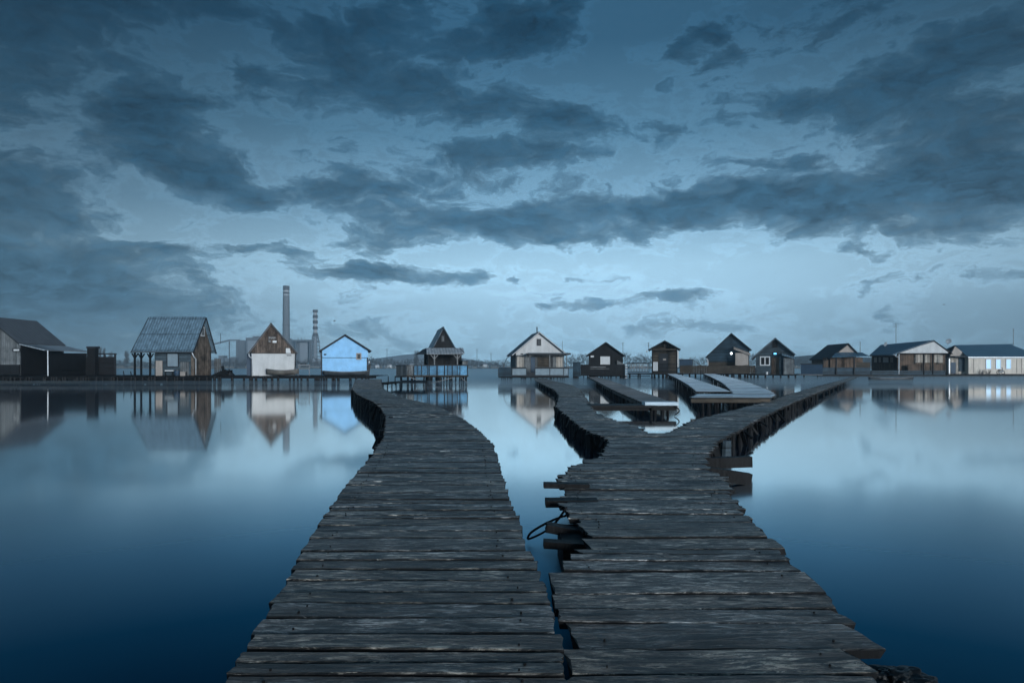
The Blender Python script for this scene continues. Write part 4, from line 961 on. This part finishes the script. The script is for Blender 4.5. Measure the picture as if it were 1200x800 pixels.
pbox(r,'roof_deck','sheet',344,365,398,400,-8,25); pbox(r,'wall','sheetl',351,360.5,400.2,425,-2,18)
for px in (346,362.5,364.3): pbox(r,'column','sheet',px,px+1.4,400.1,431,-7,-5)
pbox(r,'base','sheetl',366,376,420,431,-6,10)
for px in (349,353,357): pbox(r,'vent_mast','concrete',px,px+.5,396,397.9,0,1)
r=pw('coal_conveyor','long inclined conveyor bridge climbing to the boiler house beside a support frame','conveyor',262)
m=MB(); a=at(228,409,YP); b=at(269,398.5,YP); m.bar(a,b,2,1.5); c2=at(281,398.5,YP); m.bar(b,c2,2,1.5); local(m,r.location).build('bridge',M['sheet'],r)
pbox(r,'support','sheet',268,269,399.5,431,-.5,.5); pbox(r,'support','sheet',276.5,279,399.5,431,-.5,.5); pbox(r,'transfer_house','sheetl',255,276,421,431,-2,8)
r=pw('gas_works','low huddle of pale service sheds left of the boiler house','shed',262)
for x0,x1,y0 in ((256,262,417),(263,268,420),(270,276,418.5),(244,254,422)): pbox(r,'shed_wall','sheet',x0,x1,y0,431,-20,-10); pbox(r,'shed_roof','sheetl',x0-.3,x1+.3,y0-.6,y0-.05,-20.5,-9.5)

def tree_mesh(m, x, y, z, h, w, n=26, seed=0):
    rr=random.Random(seed)
    m.tube([(x,y,z),(x,y,z+h*.5),(x,y,z+h*.85)],[.22,.14,.05],5)
    for k in range(n):
        f=rr.uniform(.15,.9); a=rr.uniform(0,6.28); l=w*(1-.6*abs(f-.45))*rr.uniform(.5,1)
        p=Vector((x,y,z+h*f*.9)); q=p+Vector((math.cos(a)*l*.6,math.sin(a)*l*.6,h*rr.uniform(.06,.2))); m.bar(p,q,.13)
        for j in range(4):
            s_=p.lerp(q,rr.uniform(.3,1)); e=s_+Vector((rr.uniform(-.5,.5)*w*.4,rr.uniform(-.5,.5)*w*.4,h*rr.uniform(.05,.16))); m.bar(s_,e,.09)
def tree(px,py,Y,w,label,i):
    Y*=1.3; w*=1.2
    hgt=(430-py)*Y/F+.6; root=empty('tree',(X(px,Y),Y,1.1),label,'tree','bare winter trees on the far shore')
    m=MB(); m.tube([(0,0,0),(0,0,hgt*.5),(0,0,hgt*.9)],[.25,.15,.05],6); m.build('trunk',M['bark'],root)
    m=MB(); tree_mesh(m,0,0,0,hgt,w,70,i); m.build('crown',M['bark'],root)
for i,(px,py,w,lab) in enumerate(((117.3,406.5,3,'tall slim bare poplar right behind the black board fence, the taller of two'),(121.8,409,2.6,'shorter slim bare poplar next to the tallest one behind the board fence'),
      (129.5,412.5,4,'low round bare tree right of the two slim poplars'),(148.5,410,4,'hazy bare tree just left of the corrugated roof cabin'),(487.8,410.5,5,'pointed bare tree on the shore between the blue cabin and the A-frame'),(1168,426,4,'small bare tree behind the cream house'))):
    if i<5: tree(px,py,480,w,lab,i)
m=MB(); k=0
profile=[(-20,421),(100,420),(150,421),(230,424),(300,421),(430,419),(450,420),(480,421),(520,420),(565,420),(600,422),(670,416),(700,413),(740,415),(800,419),(830,417),(880,415),(930,417),(960,418),(1030,419),(1100,420),(1220,421)]
px=-20
while px<1220:
    py=interp(profile,px)+rnd.uniform(-2.0,3.5); Y=rnd.uniform(612,690)
    tree_mesh(m,X(px,Y),Y,1.0,(431-py)*Y/F,rnd.uniform(4.5,8),14,k); k+=1; px+=rnd.uniform(1.2,2.6)
tag(m.build('far_woods',M['bark']),'bare hazy winter woods along the whole far shore','woods',kind='stuff')
m=MB(); k=0                                                     # scrub under the trees
for k in range(900):
    x=rnd.uniform(-560,560); Y=rnd.uniform(606,616); hh=rnd.uniform(.8,3.2); m.add([(x-1.2,Y,.5),(x+1.2,Y,.5),(x+rnd.uniform(-.8,.8),Y+.5,.5+hh),(x,Y+1.2,.5)],[(0,1,2),(1,3,2),(3,0,2),(0,3,1)])
tag(m.build('shore_scrub',plain('dry_scrub',(.22,.21,.19),.95,0,.4,.2)),'low dry scrub lining the far water edge','scrub',kind='stuff')
def pylon(px,py,label):
    Y=630; hgt=(430-py)*Y/F+.7; root=empty('power_pole',(X(px,Y),Y,1.0),label,'power pole','power poles on the far shore')
    m=MB(); m.tube([(0,0,0),(0,0,hgt)],[.28,.16],6); m.build('mast',M['metal'],root)
    m=MB(); m.bar((-1.4,0,hgt-.8),(1.4,0,hgt-.8),.16); m.bar((-1,0,hgt-2),(1,0,hgt-2),.14); m.build('crossarm',M['metal'],root)
pylon(453.5,408,'slender power pole on the shore just right of the blue cabin'); pylon(559,408,'slender power pole on the shore right of the black A-frame cabin'); pylon(575.5,413,'shortest power pole, on the shore left of the white gabled cabin')
for i,(x0,x1,y0,lab) in enumerate(((454,459,425.5,'tiny pale house on the far shore right of the blue cabin'),(480,485,424.5,'tiny pale house on the far shore left of the A-frame'),(440,444,426,'tiniest pale shed on the far shore beside the blue cabin'),(566,571,425,'tiny pale house on the far shore right of the A-frame'))):
    Y=612; root=empty('house',(X((x0+x1)/2,Y),Y,.9),lab,'house','tiny houses on the far shore'); w=(x1-x0)*Y/F; hh=(430-y0)*Y/F+1
    MB().box(-w/2,w/2,0,3,0,hh*.62).build('wall',M['whitew'],root); MB().prism([(-w/2-.2,hh*.62),(w/2+.2,hh*.62),(0,hh)],-.2,3.2).build('roof',M['sheet'],root)
# birds
def bird(px,py,Y,label):
    root=empty('bird',at(px,py,Y),label,'bird','birds in the sky')
    m=MB(); m.tube([(-.22,0,0),(-.1,0,.02),(.08,0,.02),(.2,0,.05),(.26,0,.04)],[.02,.07,.08,.05,.01],8)
    for sg in (-1,1): m.add([(-.08,0,.03),(.08,0,.03),(.03,sg*.28,.14),(-.06,sg*.28,.14),(-.08,sg*.5,.08),(-.08,0,.06),(.08,0,.06)],[(0,1,2,3),(3,2,4),(5,3,2,6),(0,3,5),(1,6,2)])
    o=m.build('body',M['trim'],root); root.rotation_euler=(0,0,R(25))
bird(392,376,150,'tiny dark bird in the air above the blue cabin'); bird(1106,357,150,'tiny dark bird high in the sky above the wide brown cabin')

# ------------------------------------------------------------------ air
def air(name,x0,x1,y0,y1,z0,z1,density,color,aniso=.0):
    m=bpy.data.materials.new(name); m.use_nodes=True; ns=m.node_tree.nodes; ns.clear(); lk=m.node_tree.links
    out=ns.new('ShaderNodeOutputMaterial'); v=ns.new('ShaderNodeVolumePrincipled'); v.inputs['Color'].default_value=(*color,1); v.inputs['Density'].default_value=density; v.inputs['Anisotropy'].default_value=aniso
    lk.new(v.outputs[0],out.inputs['Volume'])
    o=MB().box(x0,x1,y0,y1,z0,z1).build(name,m); tag(o,kind='stuff'); return o
HZ=air('haze',-1000,1000,-70,1000,-1.0,94,.0006,(.80,.92,1.0),.6); tag(HZ,'cold thin haze hanging over the whole lake','haze')
MS=air('mist',-600,600,63,590,.03,.42,.08,(.88,.96,1.0),.7); tag(MS,'low white mist lying on the far water around the stilts','mist')

# ------------------------------------------------------------------ sky
SUN_EL,SUN_AZ=8,152          # low light from behind the viewer (azimuth clockwise from +Y)
w=bpy.data.worlds.new('World'); S.world=w; w.use_nodes=True; ns=w.node_tree.nodes; lk=w.node_tree.links
bg=ns['Background']; bg.inputs['Strength'].default_value=.1
sky=N(ns,'ShaderNodeTexSky',sky_type='NISHITA'); sky.sun_disc=False; sky.sun_elevation=R(SUN_EL); sky.sun_rotation=R(SUN_AZ); sky.air_density=1.5; sky.dust_density=1; sky.ozone_density=3
tc=N(ns,'ShaderNodeTexCoord'); sx=N(ns,'ShaderNodeSeparateXYZ'); lk.new(tc.outputs['Generated'],sx.inputs[0])
az=mth(ns,lk,'ARCTAN2',sx.outputs[0],sx.outputs[1]); el=mth(ns,lk,'ARCSINE',sx.outputs[2])
comb=N(ns,'ShaderNodeCombineXYZ'); lk.new(az,comb.inputs[0]); lk.new(el,comb.inputs[1])
def noise_n(vec,scale,det,rgh,dist=0,sc=(1,1,1),off=(0,0,0),rot=0):
    mp=N(ns,'ShaderNodeMapping'); mp.inputs['Scale'].default_value=sc; mp.inputs['Location'].default_value=off; mp.inputs['Rotation'].default_value=(0,0,R(rot)); lk.new(vec,mp.inputs[0])
    n=N(ns,'ShaderNodeTexNoise'); n.inputs['Scale'].default_value=scale; n.inputs['Detail'].default_value=det; n.inputs['Roughness'].default_value=rgh; n.inputs['Distortion'].default_value=dist; lk.new(mp.outputs[0],n.inputs['Vector']); return n
def warp(vec,scale,amp,sc=(1,2,1)):
    wv=noise_n(vec,scale,6,.62,0,sc)
    a_=N(ns,'ShaderNodeVectorMath',operation='SUBTRACT'); lk.new(wv.outputs['Color'],a_.inputs[0]); a_.inputs[1].default_value=(.5,.5,.5)
    b_=N(ns,'ShaderNodeVectorMath',operation='MULTIPLY'); lk.new(a_.outputs[0],b_.inputs[0]); b_.inputs[1].default_value=(amp[0],amp[1],0)
    c_=N(ns,'ShaderNodeVectorMath',operation='ADD'); lk.new(vec,c_.inputs[0]); lk.new(b_.outputs[0],c_.inputs[1]); return c_.outputs[0]
wp=warp(comb.outputs[0],6,(.16,.06)); wp2=warp(wp,22,(.06,.03))
def ang(px,py):
    a=math.atan((px-600)/F); e=math.atan((430-py)/F*math.cos(a)); return a,e
def blob(px,py,rx,ry,amt,tilt=0,hard=.2):
    a,e=ang(px,py); sxr=rx/F*math.cos(a)**2; syr=ry/F*math.cos(a)*math.cos(e)
    s_=N(ns,'ShaderNodeVectorMath',operation='SUBTRACT'); lk.new(wp2,s_.inputs[0]); s_.inputs[1].default_value=(a,e,0)
    mp=N(ns,'ShaderNodeMapping',vector_type='TEXTURE'); lk.new(s_.outputs[0],mp.inputs[0]); mp.inputs['Rotation'].default_value=(0,0,R(tilt)); mp.inputs['Scale'].default_value=(sxr,syr,1)
    ln=N(ns,'ShaderNodeVectorMath',operation='LENGTH'); lk.new(mp.outputs[0],ln.inputs[0])
    mr=N(ns,'ShaderNodeMapRange',interpolation_type='SMOOTHSTEP'); lk.new(ln.outputs['Value'],mr.inputs[0]); mr.inputs[1].default_value=hard; mr.inputs[2].default_value=1.5; mr.inputs[3].default_value=amt; mr.inputs[4].default_value=0
    return mr.outputs[0]
BL=[(620,130,260,90,.13),(1020,160,200,120,.12),(330,60,200,80,.1),(20,290,120,120,.75),(60,345,210,45,.8),(190,305,100,26,.5),(60,20,120,60,.5),(0,90,70,60,.35),(170,115,60,35,.5),(215,170,80,45,.6),(130,175,60,40,.35),(255,220,75,32,.55),(295,95,26,18,.5),(175,5,90,22,.5),
    (320,235,50,22,.35),(390,110,70,30,.3),(440,60,110,55,.30),(560,30,120,36,.42),(650,20,70,30,.42),(560,120,150,26,.28,-5),(700,150,140,20,.36,-5),(620,185,120,14,.42,-3),(440,225,110,24,.55),(560,262,150,24,.7,4),(700,262,160,22,.55,6),
    (850,235,160,24,.55,-4),(1020,235,190,36,.7,-3),(1130,190,130,60,.6),(1150,60,130,34,.55,4),(1050,110,130,40,.5,10),(950,120,70,22,.4,-16),(1160,280,110,26,.5),(440,322,70,12,.62,2),(535,328,60,10,.6,4),(610,326,14,4,.4),(325,293,48,8,.5,-6),
    (826,36,30,10,.5,-12),(797,58,18,9,.35,40),(775,100,16,9,.38),(905,192,56,8,.5,-4),(745,352,110,9,.42,5),(1000,300,44,8,.5,-8),(985,322,26,3,.3),(330,380,160,16,.25),(100,392,150,18,.2),(190,272,50,6,-.45,5),(500,300,150,10,-.2),(900,320,230,25,-.25),(800,20,120,30,-.2),(730,80,60,60,-.2)]
tot=None
for b_ in BL:
    o_=blob(*b_); tot=o_ if tot is None else mth(ns,lk,'ADD',tot,o_)
n1=noise_n(wp,7.0,14,.66,.1,(1,2.3,1),(3.1,1.7,0),-6)
n2=noise_n(wp2,30,12,.70,.2,(1,2.2,1),(7,3,0),-8)
def sub(o,c,k): return mth(ns,lk,'MULTIPLY',mth(ns,lk,'SUBTRACT',o,c),k)
dens=mth(ns,lk,'ADD',tot,mth(ns,lk,'ADD',sub(n1.outputs['Fac'],.5,2.6),sub(n2.outputs['Fac'],.5,1.35)))
hf=N(ns,'ShaderNodeMapRange',interpolation_type='SMOOTHSTEP'); lk.new(el,hf.inputs[0]); hf.inputs[1].default_value=0.0; hf.inputs[2].default_value=.09; hf.inputs[3].default_value=.4
cov=N(ns,'ShaderNodeMapRange',interpolation_type='LINEAR'); lk.new(dens,cov.inputs[0]); cov.inputs[1].default_value=-.35; cov.inputs[2].default_value=1.15
# cloud thickness -> share of the clear sky that is hidden, with a thin bright fringe first
cr_=ramp(ns,[(0,0),(.22,.0),(.34,.18),(.44,.46),(.58,.76),(.85,.97)]); lk.new(cov.outputs[0],cr_.inputs[0])
front=mth(ns,lk,'MULTIPLY',cr_.outputs[0],hf.outputs[0])
fr_=ramp(ns,[(0,0),(.18,0),(.31,1),(.42,.25),(.5,0)]); lk.new(cov.outputs[0],fr_.inputs[0])
gr=ramp(ns,[(0,(.25,.43,.57)),(.03,(.30,.50,.66)),(.085,(.42,.69,.90)),(.12,(.38,.63,.82)),(.18,(.18,.34,.48)),(.27,(.068,.165,.255)),(.37,(.024,.080,.142)),(.6,(.02,.075,.14)),(1,(.014,.055,.105))])
lk.new(mth(ns,lk,'DIVIDE',el,1.2,True),gr.inputs[0])
azf=N(ns,'ShaderNodeMapRange',interpolation_type='SMOOTHSTEP'); lk.new(mth(ns,lk,'ABSOLUTE',mth(ns,lk,'SUBTRACT',az,.09)),azf.inputs[0]); azf.inputs[1].default_value=.05; azf.inputs[2].default_value=.85; azf.inputs[3].default_value=1.04; azf.inputs[4].default_value=.40
back=N(ns,'ShaderNodeMapRange',interpolation_type='SMOOTHSTEP'); lk.new(sx.outputs[1],back.inputs[0]); back.inputs[1].default_value=.1; back.inputs[2].default_value=-.7; back.inputs[3].default_value=0; back.inputs[4].default_value=1
azt=mth(ns,lk,'ADD',azf.outputs[0],mth(ns,lk,'MULTIPLY',back.outputs[0],.9))
g2=N(ns,'ShaderNodeVectorMath',operation='SCALE'); lk.new(gr.outputs[0],g2.inputs[0]); lk.new(azt,g2.inputs['Scale'])
g3=N(ns,'ShaderNodeVectorMath',operation='SCALE'); lk.new(g2.outputs[0],g3.inputs[0]); lk.new(mth(ns,lk,'ADD',mth(ns,lk,'MULTIPLY',fr_.outputs[0],.30),1.0),g3.inputs['Scale'])
cg=ramp(ns,[(0,(.13,.27,.40)),(.08,(.065,.16,.255)),(.20,(.022,.075,.130)),(.38,(.005,.030,.060)),(1,(.004,.025,.05))]); lk.new(mth(ns,lk,'DIVIDE',el,1.2,True),cg.inputs[0])
cvar=mth(ns,lk,'ADD',sub(n2.outputs['Fac'],.5,3.2),mth(ns,lk,'ADD',sub(n1.outputs['Fac'],.5,-1.2),1.0))
cz=N(ns,'ShaderNodeVectorMath',operation='SCALE'); lk.new(cg.outputs[0],cz.inputs[0]); lk.new(mth(ns,lk,'MULTIPLY',cvar,mth(ns,lk,'ADD',mth(ns,lk,'MULTIPLY',azt,.75),.3)),cz.inputs['Scale'])
mixc=N(ns,'ShaderNodeMix',data_type='RGBA'); lk.new(front,mixc.inputs[0]); lk.new(g3.outputs[0],mixc.inputs[6]); lk.new(cz.outputs[0],mixc.inputs[7])
lowr=N(ns,'ShaderNodeMapRange'); lk.new(el,lowr.inputs[0]); lowr.inputs[1].default_value=-.02; lowr.inputs[2].default_value=0; lowr.inputs[3].default_value=.3
x10=N(ns,'ShaderNodeVectorMath',operation='SCALE'); lk.new(mixc.outputs[2],x10.inputs[0]); lk.new(mth(ns,lk,'MULTIPLY',lowr.outputs[0],10.0),x10.inputs['Scale'])
sk=N(ns,'ShaderNodeVectorMath',operation='MULTIPLY'); lk.new(sky.outputs[0],sk.inputs[0]); sk.inputs[1].default_value=(.01,.025,.04)
fin=N(ns,'ShaderNodeVectorMath',operation='ADD'); lk.new(x10.outputs[0],fin.inputs[0]); lk.new(sk.outputs[0],fin.inputs[1]); lk.new(fin.outputs[0],bg.inputs['Color'])
w.cycles.sampling_method='MANUAL'; w.cycles.sample_map_resolution=1024
ld=bpy.data.lights.new('sun','SUN'); ld.energy=2.0; ld.angle=R(14); ld.color=(.93,.97,1)
lo=bpy.data.objects.new('sun',ld); COL.objects.link(lo)
d=Vector((math.sin(R(SUN_AZ))*math.cos(R(SUN_EL)),math.cos(R(SUN_AZ))*math.cos(R(SUN_EL)),math.sin(R(SUN_EL)))); lo.rotation_euler=(-d).to_track_quat('-Z','Y').to_euler(); lo.location=(0,0,60)

# ------------------------------------------------------------------ render settings
v=S.view_settings; v.view_transform='Standard'; v.look='None'; v.exposure=.35; v.gamma=1; v.use_curve_mapping=False
S.cycles.use_denoising=True
try: S.cycles.denoiser='OPENIMAGEDENOISE'
except Exception: pass
S.cycles.max_bounces=6; S.cycles.volume_bounces=1; S.cycles.transparent_max_bounces=8; S.cycles.sample_clamp_indirect=4
